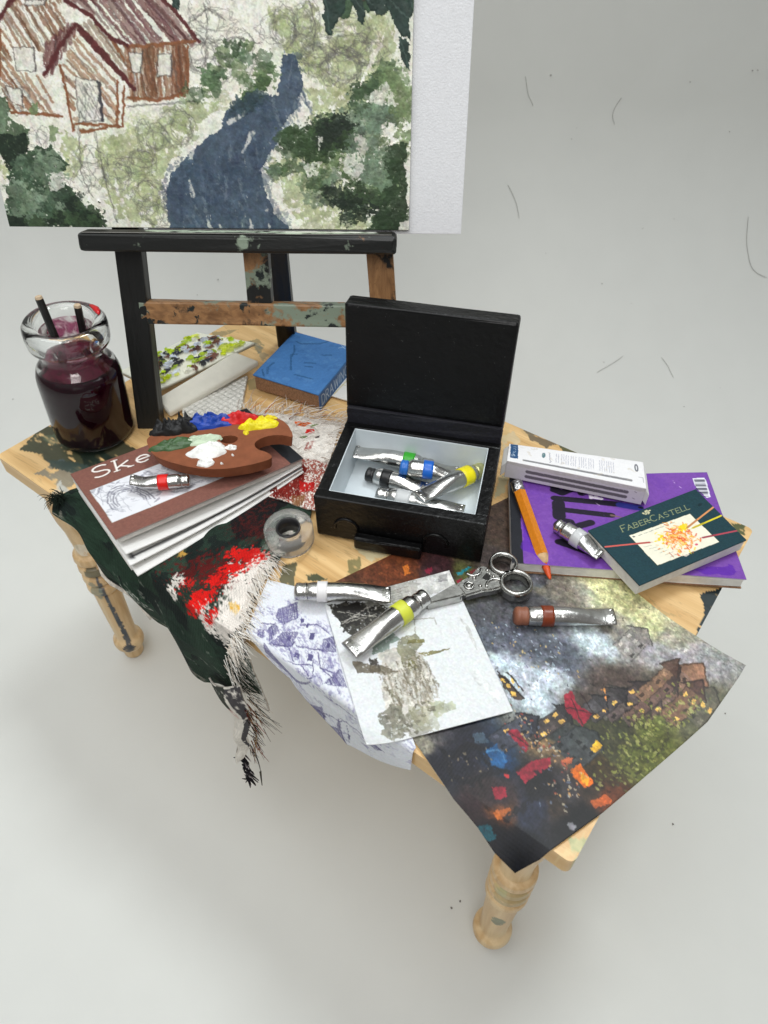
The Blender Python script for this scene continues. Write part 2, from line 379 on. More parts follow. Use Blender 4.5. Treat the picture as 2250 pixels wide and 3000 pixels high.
def painted_wood(name, t_black, t_sage, seed, axis=0, rough=0.45):     # black paint worn through to wood, sage smears
    m = wood_mat(name, (120, 84, 52), (172, 128, 84), axis, 14, 6, rough=rough, lines=0.4); nt = m.node_tree; bs = nt.nodes['Principled BSDF']
    base = bs.inputs['Base Color'].links[0].from_socket; tc = nt.nodes.new('ShaderNodeTexCoord')
    mp = nt.nodes.new('ShaderNodeMapping'); mp.inputs['Location'].default_value = (seed*3.1, seed*1.7, seed); nt.links.new(tc.outputs['Object'], mp.inputs['Vector'])
    for sc, thr, col in ((11, t_black, (17, 19, 18)), (15, t_sage, (138, 152, 134)), (30, t_sage*0.85, (24, 34, 34))):
        n = nt.nodes.new('ShaderNodeTexNoise'); n.inputs['Scale'].default_value = sc; n.inputs['Detail'].default_value = 5; n.inputs['Roughness'].default_value = 0.62; nt.links.new(mp.outputs['Vector'], n.inputs['Vector'])
        r = nt.nodes.new('ShaderNodeValToRGB'); r.color_ramp.elements[0].position = thr; r.color_ramp.elements[0].color = (1, 1, 1, 1); r.color_ramp.elements[1].position = thr+0.045; r.color_ramp.elements[1].color = (0, 0, 0, 1)
        nt.links.new(n.outputs['Fac'], r.inputs['Fac']); mx = nt.nodes.new('ShaderNodeMix'); mx.data_type = 'RGBA'
        nt.links.new(r.outputs['Color'], mx.inputs['Factor']); nt.links.new(base, mx.inputs[6]); mx.inputs[7].default_value = (*lin(col), 1); base = mx.outputs[2]
    nt.links.new(base, bs.inputs['Base Color'])
    return m
def glass(name, rgb, rough=0.02, ior=1.47, trans=1.0, bump=0.0):
    m, nt, bs = node_mat(name); bs.inputs['Base Color'].default_value = (*rgb, 1); bs.inputs['Roughness'].default_value = rough
    bs.inputs['IOR'].default_value = ior; bs.inputs['Transmission Weight'].default_value = trans
    if bump: add_bump(nt, bs, 90, bump, 0.002)
    return m
def scuffed(name, base, wear, amt=.70, **k):
    m = simple(name, base, **k); nt = m.node_tree; bs = nt.nodes['Principled BSDF']; src = bs.inputs['Base Color'].links[0].from_socket
    tc = nt.nodes.new('ShaderNodeTexCoord'); n = nt.nodes.new('ShaderNodeTexNoise'); n.inputs['Scale'].default_value = 130; n.inputs['Detail'].default_value = 3; n.inputs['Distortion'].default_value = 2.5; nt.links.new(tc.outputs['Object'], n.inputs['Vector'])
    r = nt.nodes.new('ShaderNodeValToRGB'); r.color_ramp.elements[0].position = amt; r.color_ramp.elements[0].color = (0, 0, 0, 1); r.color_ramp.elements[1].position = amt+.04; r.color_ramp.elements[1].color = (.8, .8, .8, 1)
    mx = nt.nodes.new('ShaderNodeMix'); mx.data_type = 'RGBA'; nt.links.new(n.outputs['Fac'], r.inputs['Fac']); nt.links.new(r.outputs['Color'], mx.inputs['Factor']); nt.links.new(src, mx.inputs[6]); mx.inputs[7].default_value = (*lin(wear), 1); nt.links.new(mx.outputs[2], bs.inputs['Base Color'])
    return m
MAT = dict(
 silver=simple('silver_foil', (198, 197, 194), 0.27, 1.0, 0.10, 60, 0.36, 80, bdist=0.003),
 pewter=simple('cast_silver', (176, 175, 171), 0.27, 1.0, 0.2, 70, 0.2, 180),
 black=scuffed('black_enamel', (7, 7, 8), (92, 92, 92), .705, rough=0.36, var=0.3, vscale=30, bump=0.5, bscale=110, spec=0.28, bdist=0.003),
 liner=simple('white_enamel', (214, 222, 226), 0.4, 0, 0.05, 22, 0.25, 70),
 paper=simple('white_paper', (226, 225, 222), 0.8, 0, 0.03, 60, 0.2, 200, spec=0.25),
 pages=simple('page_edges', (222, 219, 213), 0.85, 0, 0.08, 90, 0.4, 200, spec=0.2),
 foam=simple('foam_board', (222, 219, 206), 0.65, 0, 0.04, 50, 0.2, 150, spec=0.3),
 clay=simple('brown_clay', (132, 78, 52), 0.75, 0, 0.12, 60, 0.4, 190, spec=0.25),
 kraft=simple('kraft_board', (146, 112, 86), 0.9, 0, 0.3, 320, 0.6, 300, spec=0.2),
 print=print_mat('printed_paper'), gloss=print_mat('printed_canvas_paper', 0.42, 0.12, 300, 0.22, 0.05, 75, 0.0005),
 pen=print_mat('pen_drawing_paper', 0.55, 0.15, 300, 0.3, 0.05, 75, 0.0005), acrylic=print_mat('acrylic_on_board', 0.55, 0.25, 330, 0.3),
 cloth=print_mat('painted_cloth', 0.85, 0.3, 300, 0.15, 0.35, 75, 0.0012), thread=print_mat('cloth_threads', 0.85, 0, 100, 0.15))

# ================================================================ backdrop
def make_backdrop():
    yaw = 0.65128; n = np.array([-math.sin(yaw), math.cos(yaw), 0]); s = np.array([math.cos(yaw), math.sin(yaw), 0]); O = np.array([.6, .34, 0])
    d0, R = 0.6, 0.9
    prof = [(-3.4, 0), (-2.6, 0), (-1.2, 0), (0, 0), (d0, 0)]+[(d0+R*math.sin(a), R-R*math.cos(a)) for a in np.linspace(0.06, math.pi/2, 26)]+[(d0+R, 2.2), (d0+R, 5.0)]
    V, F = [], []
    for k in (-9, -2, 0, 2, 9):
        for u, z in prof: V.append(O+n*u+s*k+np.array([0, 0, z]))
    m = len(prof)
    for i in range(4):
        for j in range(m-1): F.append((i*m+j, (i+1)*m+j, (i+1)*m+j+1, i*m+j+1))
    mt = simple('backdrop_paper', (214, 215, 211), 0.88, 0, 0.012, 9, 0.12, 220, spec=0.15)
    tag(mesh('backdrop', V, F, mt, None, True), 'seamless pale grey paper backdrop under and behind the table', kind='structure')
make_backdrop()
hair_m = simple('hair', (142, 140, 135), 0.6, 0, 0.1, 40, 0)
HAIRS = [([(0.0699,1.8221,0.9514),(0.0764,1.827,0.9235),(0.0827,1.8318,0.8988),(0.0914,1.8384,0.8864),(0.0981,1.843,0.871)], 'short bent dark hair on the backdrop nearest the white board'),
         ([(0.3104,2.0054,0.8937),(0.3016,1.9981,0.8731),(0.2972,1.9942,0.8561),(0.299,1.9941,0.8392),(0.3094,2.0002,0.8197)], 'curved thin hair high on the backdrop, right of centre'),
         ([(0.0762,1.782,0.6486),(0.096,1.7865,0.6209),(0.1139,1.7881,0.5934),(0.1324,1.7826,0.5534)], 'curved hair on the backdrop above the open box lid'),
         ([(0.7398,2.2475,0.5576),(0.7664,2.2244,0.4833),(0.7922,2.2169,0.4443),(0.8144,2.2077,0.4106),(0.8346,2.2132,0.3988),(0.8716,2.2314,0.3869)], 'longest hair on the backdrop, by the right edge of the picture'),
         ([(0.699,1.8666,0.1906),(0.7281,1.8605,0.1737),(0.7502,1.8483,0.1574),(0.7634,1.8418,0.1485)], 'short dark hair on the backdrop above the purple pad'),
         ([(0.5461,1.6963,0.1593),(0.5647,1.733,0.172),(0.5835,1.7696,0.1849),(0.5909,1.7906,0.1945)], 'faint slanted hair on the backdrop right of the box lid')]
def bez(pts, n=14):
    P = poly_at(pts, np.linspace(0, 1, n))
    for _ in range(2): P[1:-1] = (P[:-2]+2*P[1:-1]+P[2:])/4
    return P
for pts, lb in HAIRS:
    P = bez(pts); P[:, 2] += 0.0025; P[:, 1] -= 0.001
    tag(pipe('hair', P, [0.00065]*13+[0.0003], hair_m, None, 4), lb, 'hair', 'stray hairs on the backdrop')
def specks():
    V, F = [], []; r = random.Random(4)
    spots = [(0.2167,1.9286,0.811),(0.2102,1.9191,0.7805),(0.6026,2.2215,0.8005),(0.4723,2.0262,0.5251),(0.5453,2.0966,0.5518),(0.2398,1.804,0.4557),(0.535,1.9113,0.3209),(0.5481,1.7362,0.1813),(0.9056,1.913,0.1297),(0.4674,2.1254,0.9368),(0.1304,1.8684,0.9554),(0.6088,2.2328,0.9665),(0.621,2.2423,0.9674),(0.4282,1.8813,0.3733),(0.8392,1.785,0.0956)]+[(1.0488,0.0555,0),(1.0553,0.0754,0)]+[(1.3382,0.8054,0),(1.3362,0.4785,0)]+[(-0.6618,1.0229,0.3443),(-0.3019,1.1786,0.2414),(-0.9874,0.4269,0.11),(-0.6227,1.0909,0.385),(-0.4206,1.1699,0.3087)]
    for p in spots:
        p = np.array(p)+(0, -.002, .002); k = r.uniform(.0014, .0032); b = len(V); a = r.uniform(0, 6)
        for t in range(6):
            q = a+t*1.047; V.append(p+np.array([math.cos(q)*k*r.uniform(.4, 1.2), math.sin(q)*k*r.uniform(.4, 1.2), 0]))
        V.append(p+np.array([0, 0, k*.6]))
        for t in range(6): F.append((b+t, b+(t+1) % 6, b+6))
    tag(mesh('dust', np.array(V), F, simple('dust', (128, 124, 120), 0.9, 0, 0.3, 90, 0)), 'tiny grey dust specks scattered over the backdrop paper', 'dust', kind='stuff')
specks()

# ================================================================ table
DG, TEAL, SAGE, SLATE = (38, 52, 40), (30, 50, 58), (150, 168, 140), (72, 88, 100)
def tabletop_canvas():
    c = Canvas(420, 236, (214, 176, 118), 0, 11)
    P = lambda pts, col, **k: c.poly(pts, col, **dict(dict(a=.95, rough=9, dry=.3, var=.15, dcell=(3, 9)), **k))
    P([(0.0106,0.9363),(-0.0046,0.8513),(0.0083,0.7972),(0.0683,0.7883),(0.1598,0.8119),(0.1458,0.9159),(0.0845,0.925),(0.0497,0.9227)], DG)
    P([(0.0002,0.8083),(0.0142,0.7832),(0.1653,0.7264),(0.2047,0.8047),(0.1466,0.8835)], (30, 42, 34))
    P([(0.016,0.8827),(0.0362,0.8318),(0.0796,0.8654),(0.0517,0.8919)], (96, 112, 88), a=.6)
    P([(0.08,0.9844),(0.0905,0.9059),(0.1358,0.9295),(0.1584,0.9899),(0.1332,0.9843)], (84, 98, 104), a=.8)
    P([(0.0751,0.9268),(0.136,0.8765),(0.1509,0.9091),(0.1077,0.9468)], (52, 66, 60))
    P([(0.1441,1.0288),(0.1338,0.953),(0.1777,0.9438),(0.1831,1.0143)], (205, 205, 198), a=.7)
    for q in ([(-0.0103,0.1807),(0.0415,0.1046),(0.023,0.1824),(0.0059,0.194)], [(0.0803,0.1731),(0.0842,0.1111),(0.1143,0.1383),(0.1221,0.1936)], [(0.1728,0.3109),(0.1788,0.2829),(0.2115,0.3168),(0.2034,0.3467)]): P(q, (96, 100, 74), a=.7)
    P([(0.079,0.1296),(0.1423,0.1554),(0.1526,0.1951),(0.1161,0.1691)], (92, 104, 104), a=.6)
    P([(0.6307,0.0041),(0.6445,-0.0247),(0.6759,-0.0269),(0.6994,0.0002),(0.6847,0.0347),(0.653,0.034)], (58, 58, 54), a=.85)
    P([(0.6691,-0.0177),(0.6954,-0.0138),(0.7394,-0.0205),(0.7071,0.0375),(0.6915,0.0158)], (62, 70, 40), a=.95)
    P([(0.6031,-0.0205),(0.6434,-0.0284),(0.667,-0.0248),(0.6329,0.0213)], (120, 112, 88), a=.4)
    P([(0.608,0.0652),(0.6171,0.0227),(0.6395,0.0621),(0.6303,0.1227)], (196, 190, 166), a=.7)
    P([(0.9751,0.0068),(0.994,-0.0112),(0.9965,0.0309),(0.9865,0.0295)], (58, 72, 36))
    P([(0.9801,0.2885),(1.0023,0.2194),(1.0176,0.3246),(0.9963,0.4067),(0.9945,0.3316)], (30, 46, 50), a=1, dry=.2)
    P([(0.9202,0.3634),(0.9506,0.3727),(0.978,0.3723),(0.9583,0.3868)], (110, 104, 66), a=.5, rough=5)
    P([(0.9864,0.9502),(1.002,0.8787),(1.0121,0.9635),(0.9974,1.0067)], (140, 176, 130), a=.75, rough=14)
    P([(0.9821,1.0043),(0.9945,0.9344),(1.0034,0.9847)], (220, 205, 150), a=.6)
    P([(0.5719,0.6976),(0.5838,0.6664),(0.6044,0.7193),(0.5947,0.7397)], (74, 88, 50), a=.8)
    P([(0.5473,0.7968),(0.5601,0.776),(0.5841,0.7718),(0.5745,0.7988),(0.5578,0.811)], (44, 58, 36), a=.95, rough=6)
    P([(0.5148,0.8121),(0.5263,0.7818),(0.5482,0.8311),(0.5358,0.8583)], (60, 72, 56), a=.9, rough=5)
    P([(0.5672,0.6585),(0.6203,0.6169),(0.6083,0.6851),(0.5901,0.673)], (196, 196, 166), a=.8, rough=8)
    P([(0.6533,0.2113),(0.6639,0.1896),(0.6831,0.2635),(0.6758,0.301)], (168, 176, 150), a=.8)
    P([(0.6071,0.1049),(0.601,-0.0034),(0.6219,0.0441),(0.6255,0.1199)], (190, 176, 130), a=.5)
    return c
def make_table():
    t = thing('table', 'small wooden table with turned legs, smeared with green and blue paint', 'table', (TW/2, TD/2, 0))
    wm = wood_mat('pine_with_paint', (200, 158, 100), (226, 190, 134), 0, 14, 4.2, True, 0.42, 0.35)
    th = 0.0355; cv = tabletop_canvas(); r = 0.010
    def fn(S, T):
        x, y = S*TW, (1-T)*TD
        dx = np.minimum(x, TW-x); dy = np.minimum(y, TD-y); k = (dx < r) & (dy < r)
        cx, cy = np.where(x < TW/2, r, TW-r), np.where(y < TD/2, r, TD-r); vx, vy = x-cx, y-cy; L = np.maximum(np.abs(vx), np.abs(vy)); d = np.hypot(vx, vy)+1e-9
        x2, y2 = cx+vx*L/d, cy+vy*L/d
        return np.stack([np.where(k, x2, x), np.where(k, y2, y), np.full(x.shape, H)], -1)
    sheet('tabletop', cv, fn, wm, t, th, (216, 178, 120), smooth=False, flat=True)['label'] = 'pale pine board streaked with dark green paint'
    prof = [(0, 0), (.021, 0), (.0235, .005), (.0245, .026), (.025, .032), (.030, .037), (.0355, .048), (.0370, .058), (.035, .070), (.0295, .079), (.0275, .085), (.0285, .12), (.0305, .18), (.0325, .262)]
    for k in range(4): b = .268+.033*k; prof += [(.0275, b), (.0360, b+.003), (.0395, b+.012), (.0380, b+.025), (.0275, b+.031)]
    prof += [(.028, .402), (.027, .42), (.031, .47), (.037, .5), (.040, .53), (.040, .55), (.037, .556), (.037, H-th)]
    pr = np.array(prof); pr[9:, 0] *= .92; L = np.r_[0, np.cumsum(np.hypot(*np.diff(pr, axis=0).T))]; L /= L[-1]
    lm = wood_mat('turned_pine_with_paint', (196, 158, 108), (224, 196, 152), 2, 10, 5, True, 0.4, 0.12)
    ix, iy = 0.06759, 0.05877
    for k, (x, y) in enumerate(((ix, iy), (TW-ix, iy), (TW-ix, TD-iy), (ix, TD-iy))):
        c = Canvas(64, 270, (205, 165, 112), 0, 40+k)
        tz = lambda z: 1-np.interp(z, pr[:, 1], L)
        def spot(ang, z, da, dz, col, a=.9): c.poly([(((ang+da*math.cos(q)) % 360)/360, tz(z+dz*math.sin(q))) for q in np.linspace(0, 6.28, 14)[:-1]], col, a, 10, .25, .15)
        if k == 0:
            for z, w_ in ((.29, 11), (.24, 12), (.19, 13), (.14, 14), (.10, 16)): spot(324+(.3-z)*40, z, w_, .045, (66, 74, 84), .95)
            spot(300, .29, 22, .035, (128, 138, 124), .8); spot(325, .06, 26, .014, (60, 66, 74), .95); spot(318, .35, 30, .02, (70, 80, 66), .85); spot(310, .42, 40, .02, (226, 224, 214), .8)
        if k == 1:
            spot(290, .195, 26, .022, (112, 124, 104), .9); spot(300, .335, 50, .04, (120, 130, 92), .55); spot(262, .36, 20, .02, (190, 196, 150), .6)
        for q in range(5): spot(random.Random(k*9+q).uniform(20, 340), random.Random(k*7+q).uniform(.1, .5), 9, .02, (150, 140, 100), .35)
        def lf(S, T):
            A = S*2*math.pi; R = np.interp(1-T, L, pr[:, 0]); Z = np.interp(1-T, L, pr[:, 1])
            return np.stack([x+R*np.cos(A), y+R*np.sin(A), Z], -1)
        sheet('leg', c, lf, lm, t, 0)
make_table()

# ================================================================ easel
EO = np.array((0.1712,0.2238,0.6694)); EE = np.array((0.81,0.5864,0)); EN = np.array((-0.5864,0.81,0)); EU = np.array((-0.1567,0.2165,0.9636)); EF = np.array((0.565,-0.7806,0.2672))   # EF points to the viewer
if EF @ np.array([0.6, -0.8, 0]) < 0: EF = -EF
def EP(a, u, f=0.0): return EO+EE*a+EU*u+EF*f
def bar(name, p0, p1, wd, dp, mat, parent, f0=0.0, side=None, **k):   # flat bar between two points of the easel's face
    p0, p1 = np.array(p0), np.array(p1); d = p1-p0; L = np.linalg.norm(d); d /= L; s = np.cross(d, EF) if side is None else side; s = s/np.linalg.norm(s); nrm = np.cross(s, d)
    return frame_hexa(name, p0+nrm*0, s, nrm, d, (-wd/2, wd/2), (-dp/2, dp/2), (0, L), mat, parent, **dict(dict(bev=.003, wob=.0006, sub=2), **k))
def make_easel():
    t = thing('easel', 'black and bare-wood tabletop easel with a paint-smeared tray', 'easel', tuple(EP(.235, 0)))
    m1, m2 = painted_wood('easel_black', .66, .22, 1, 2), painted_wood('easel_worn', .40, .455, 4, 0)
    m3, m4 = painted_wood('easel_tray', .60, .33, 7, 0), painted_wood('easel_post', .44, .40, 9, 2)
    bar('leg', EP(-.002, .0, -.02), EP(.024, .50, -.02), .046, .03, m1, t)['label'] = 'black left leg, bare along its inner edge'
    bar('leg', EP(.478, .0, -.02), EP(.440, .50, -.02), .046, .03, m4, t)
    bar('crossbar', EP(.018, .229, -.018), EP(.468, .226, -.018), .040, .026, m2, t)['label'] = 'bare wood crossbar with sage green smears'
    bar('centre_post', EP(.237, .21, -.022), EP(.236, .50, -.022), .044, .026, m4, t)
    foot = EO+EE*.235+EN*.318; foot[2] = H+.001
    bar('rear_leg', foot, EP(.262, .52, -.03), .042, .026, m1, t, side=EE)
    tr = bar('tray', EP(-.046, .357, .022), EP(.482, .357, .022), .030, .052, m3, t, bev=.008, seg=3)
    tr['label'] = 'dark tray with a pale green smear along its top'
    c = Canvas(150, 16, (40, 38, 34), .1, 90)
    c.poly([(.2, .1), (.45, .0), (.9, .05), (.96, .6), (.7, 1), (.5, .6), (.34, .9), (.2, .6)], (178, 192, 170), .95, 12, .35, .1)
    c.poly([(.62, 0), (.95, 0), (.95, .5), (.66, .5)], (214, 214, 206), .9, 10, .4)
    sheet('paint_smear', c, bil([EP(-.038, .3735, .016), EP(.474, .3735, .016), EP(.474, .3735, .045), EP(-.038, .3735, .045)]), MAT['acrylic'], tr, .001)
    return t
make_easel()

# ================================================================ painting on the easel
A0, A1, UB, PHT = -0.172, 0.502, 0.376, 0.5
def make_painting():
    c = Canvas(620, 460, (240, 240, 226), .03, 101)
    r = random.Random(5)
    lite, mid, dk, vdk, sg = (168, 178, 128), (112, 132, 92), (64, 84, 58), (34, 46, 36), (116, 136, 112)
    grey = (96, 94, 92)
    B = lambda pts, col, **k: c.poly(pts, col, **dict(dict(a=.85, rough=7, dry=.22, var=.2, h=.0, cell=14), **k))
    def dabs(poly, cols, n, size, a=.8, dry=.3, h=.4):           # foliage dabs within a polygon
        P = np.array(poly); x0, y0 = P.min(0); x1, y1 = P.max(0); k = 0
        while k < n:
            x, y = r.uniform(x0, x1), r.uniform(y0, y1); ins = False
            for i in range(len(P)):
                (ax, ay), (bx, by) = P[i], P[(i+1) % len(P)]
                if (ay > y) != (by > y) and x < (bx-ax)*(y-ay)/(by-ay)+ax: ins = not ins
            if not ins: n -= .25; continue
            k += 1; s = size*r.uniform(.5, 1.3)
            c.blot(x, y, s, s*r.uniform(.45, .9), r.choice(cols), r.uniform(-.8, .8), a=a*r.uniform(.6, 1), dry=dry, h=h, var=.3, rough=s*560, cell=7, dcell=(3, 7))
    # pale washes
    for q in ([(0.6825,0.3949),(0.7875,0.3873),(0.8047,0.475),(0.9113,0.394),(0.9642,0.4593),(0.9517,0.5656),(0.8625,0.6374),(0.7947,0.59),(0.7042,0.483)], [(0.263,0.7411),(0.3675,0.7066),(0.4744,0.632),(0.5724,0.6233),(0.4802,0.7141),(0.4119,0.8173),(0.3786,0.9809),(0.273,0.9821),(0.2538,0.8542)],
              [(0.7468,0.5904),(0.8562,0.5975),(0.8621,0.6698),(0.7777,0.6951)], [(0.645,0.7977),(0.7893,0.7792),(0.8734,0.9382),(0.9027,1.0031),(0.7528,1.0048),(0.6966,0.9218)], [(0.1752,0.7081),(0.2258,0.7499),(0.2078,0.8192),(0.1654,0.855)], [(0.0134,0.8035),(0.0393,0.8208),(0.0215,0.8744),(0.0102,0.8565)]): B(q, lite, a=.7, rough=14, dry=.36, dcell=6)
    dabs([(0.2655,0.7242),(0.4736,0.6401),(0.5724,0.6233),(0.4119,0.8173),(0.3927,0.9902),(0.2717,0.9916)], [lite, (182, 190, 150), (150, 162, 112)], 60, .022, .5, .4, 0)
    dabs([(0.6821,0.4021),(0.9634,0.3867),(0.9517,0.5656),(0.7676,0.5824)], [lite, (190, 196, 158), (146, 160, 112)], 55, .026, .45, .42, 0)
    # pencil scribbles
    for q, n in (([(0.5492,0.4172)], 26), ([(0.6099,0.491),(0.5406,0.5141),(0.5135,0.5142),(0.5664,0.5292)], 30), ([(0.719,0.4531),(0.7531,0.4309),(0.8299,0.5431),(0.7965,0.5279),(0.8714,0.4672),(0.7842,0.4901),(0.8978,0.497)], 34), ([(0.3475,0.8092),(0.3596,0.889),(0.3829,0.9436),(0.391,0.7485),(0.4598,0.7059),(0.31,0.8183)], 30), ([(0.2469,0.8014),(0.217,0.8545),(0.1177,0.7508),(0.1048,0.6265)], 20)):
        for x, y in q:
            for k in range(3): c.scribble(x+r.uniform(-.02, .02), y+r.uniform(-.02, .02), r.uniform(.02, .05), r.uniform(.02, .045), n, 1.6, grey, .5)
    for q in ([(0.5459,0.3811),(0.5485,0.4245),(0.5406,0.4763),(0.5365,0.4838)], [(0.508,0.432),(0.5511,0.3954),(0.5883,0.4243)], [(0.7747,0.3802),(0.7859,0.4381),(0.7773,0.4976)], [(0.3402,0.6451),(0.4037,0.6406),(0.5022,0.6318)], [(0.5164,0.4839),(0.6115,0.4685),(0.6643,0.4794)], [(0.2194,0.6994),(0.205,0.8369),(0.2236,0.9086)], [(0.2549,0.6992),(0.2589,0.8187),(0.2634,0.89),(0.273,0.9821)]):
        for k in range(2): c.line(q, 2.2, grey, .5, 2.5)
    # house
    red, brn, rst = (92, 44, 44), (120, 76, 50), (142, 92, 62)
    def H_(pts, ang, gap, wd, col, a=.85):
        c.hatch(pts, ang, gap*1.12, wd*1.9, col, a*.85, 1.6, .45, .18); c.hatch(pts, ang+r.uniform(-5, 5), gap*2.6, wd*1.1, np.array(col)*.72, .6, 1.5, .5); c.hatch(pts, ang+r.uniform(-9, 9), gap*3.2, 2.0, grey, .5, 1.5, .6)
    roof = [(0.239,0.3751),(0.4581,0.3743),(0.5247,0.4746),(0.3639,0.4881),(0.2915,0.4062)]
    H_(roof, 50, 13, 5.5, red, .8); H_(roof, 53, 26, 4, (110, 70, 76), .7)
    up_roof = [(0.2389,0.3758),(0.2109,0.3173),(0.4217,0.3099),(0.4581,0.375)]; H_(up_roof, 50, 13, 5.5, red, .8); H_([(0.1261,0.3852),(0.2107,0.3179),(0.2414,0.3799),(0.1568,0.3886)], 62, 13, 4.5, brn, .85)
    for q in ([(0.1273,0.3755),(0.2114,0.3139)], [(0.2448,0.3785),(0.2114,0.3139)], [(0.2083,0.3139),(0.4219,0.3083)], [(0.4219,0.3083),(0.4581,0.3743)]):
        for k in range(4): c.line([(x+r.uniform(-.003, .003), y+r.uniform(-.003, .003)) for x, y in q], 6, red, .75, 2, .15)
    H_([(0.0906,0.4318),(0.1253,0.3859),(0.1567,0.3893),(0.2314,0.3821),(0.2338,0.4454),(0.1736,0.4927),(0.0751,0.5264)], 62, 13, 4.5, brn, .85)
    H_([(0.0794,0.439),(0.0981,0.4931),(0.0925,0.5563),(0.1632,0.571),(0.1809,0.6638),(0.0697,0.6568),(0.0545,0.5793)], 58, 13, 4.5, rst, .85)
    H_([(0.1769,0.4927),(0.242,0.4347),(0.2597,0.4453),(0.1698,0.5709),(0.1645,0.5634)], 112, 6, 4, red, .9)
    H_([(0.2122,0.5368),(0.2498,0.4669),(0.3287,0.5549),(0.3168,0.6907),(0.2775,0.679),(0.2849,0.5816),(0.2333,0.5706),(0.2153,0.6835),(0.204,0.6479)], 50, 14, 4.5, rst, .85)
    H_([(0.2565,0.4453),(0.2888,0.4238),(0.3333,0.4737),(0.3601,0.5174),(0.3584,0.5812),(0.296,0.5067)], 55, 9, 4, (116, 84, 64), .85)
    H_([(0.3564,0.4954),(0.4978,0.4838),(0.4851,0.611),(0.3456,0.6274)], 92, 8, 4.5, rst, .85); H_([(0.3924,0.4952),(0.4255,0.4914),(0.411,0.6153),(0.3803,0.6194)], 88, 5, 4, brn, .9); H_([(0.4646,0.4912),(0.4975,0.4874),(0.4851,0.611),(0.4546,0.615)], 89, 5, 4.5, (130, 80, 54), .9)
    for q in ([(0.3572,0.4899),(0.4291,0.4877),(0.518,0.4764)], [(0.3495,0.6235),(0.413,0.6269),(0.478,0.6149)], [(0.214,0.6915),(0.326,0.6986)], [(0.0686,0.6627),(0.1865,0.6717)], [(0.3289,0.5775),(0.3128,0.6947)], [(0.3435,0.5927),(0.326,0.6986)], [(0.2056,0.5369),(0.2074,0.7116)], [(0.224,0.7155),(0.2877,0.7029)], [(0.0845,0.4461),(0.0579,0.5793)], [(0.3333,0.4737),(0.3525,0.5249)], [(0.4975,0.4874),(0.4872,0.6071)]):
        for k in range(3): c.line([(x+r.uniform(-.002, .002), y+r.uniform(-.003, .003)) for x, y in q], 4.5, rst if k else brn, .8, 2)
    for q in ([(0.0809,0.4318),(0.1273,0.3755)], [(0.2448,0.3785),(0.2904,0.4133),(0.3311,0.4665),(0.3639,0.4881)], [(0.4581,0.3743),(0.4886,0.4159),(0.5247,0.4746)], [(0.2544,0.4382),(0.2136,0.4889),(0.1645,0.5634)], [(0.2589,0.4507),(0.313,0.5251),(0.3659,0.6002)], [(0.2608,0.4382),(0.2981,0.4921),(0.3522,0.5774)]):
        for k in range(4): c.line([(x+r.uniform(-.003, .003), y+r.uniform(-.003, .003)) for x, y in q], 6, red, .75, 2, .15)
    for q in ([(0.1561,0.3754),(0.2007,0.3752),(0.1948,0.3909),(0.1503,0.3893)], [(0.1047,0.4931),(0.1507,0.4928),(0.1465,0.5522),(0.1025,0.5562)], [(0.3648,0.5064),(0.3943,0.5062),(0.385,0.5545),(0.3651,0.5547)], [(0.4299,0.5097),(0.4597,0.5059),(0.4533,0.5654),(0.4201,0.5656)], [(0.0683,0.5945),(0.1039,0.6019),(0.0985,0.6487),(0.0743,0.6332)], [(0.2339,0.5668),(0.2883,0.5816),(0.2803,0.683),(0.2243,0.6914)]):
        c.poly(q, (232, 232, 220), .92, 2); c.line(q+q[:1], 2.4, (96, 88, 84), .75, 1.5); c.line(q[1:3], 3.5, (80, 74, 74), .6, 1.5)
    H_([(0.2382,0.5819),(0.2838,0.5893),(0.2758,0.679),(0.229,0.6834)], 70, 9, 1.8, grey, .6); H_([(0.2382,0.5819),(0.2838,0.5893),(0.2758,0.679),(0.229,0.6834)], 115, 14, 1.6, grey, .5); c.line([(0.2849,0.5816),(0.2827,0.6317),(0.2796,0.683)], 7, (60, 60, 66), .85, 1.5)
    # path
    path = [(0.7064,0.5056),(0.7332,0.5092),(0.7451,0.5474),(0.7526,0.5825),(0.7379,0.6382),(0.7078,0.6874),(0.6802,0.7461),(0.644,0.8151),(0.647,0.886),(0.6725,0.9589),(0.7146,1.0195),(0.3981,1.009),(0.404,0.8885),(0.4255,0.826),(0.4824,0.7648),(0.5518,0.7051),(0.5699,0.6556),(0.629,0.607),(0.6906,0.6145),(0.7072,0.5593)]
    c.poly(path, (72, 88, 106), .96, 5, .13, .14, .25, 12, (9, 3)); dabs(path, [(54, 68, 88), (78, 94, 112), (60, 78, 96)], 60, .028, .5, .4, .25)
    for q in ([(0.629,0.7129),(0.6125,0.7466),(0.6,0.7723)], [(0.5743,0.6884),(0.6112,0.6635),(0.6338,0.639)], [(0.4735,0.782),(0.4999,0.7307)], [(0.4695,0.8969),(0.4666,0.8521)], [(0.5109,1.0172),(0.4999,0.9702)], [(0.6095,1.0113),(0.6048,0.969)], [(0.6585,1.0107),(0.6526,0.9825)], [(0.5404,1.0264),(0.5283,0.9886)]): c.line(q, 12, (222, 222, 214), .8, 2, .35, .7)
    c.line([(0.6491,0.8503),(0.6607,0.904),(0.694,0.9773)], 9, (120, 128, 140), .6, 3, .4); c.line([(0.4192,0.8172),(0.4023,0.8705),(0.405,0.9806)], 8, (90, 96, 110), .6, 4, .4)
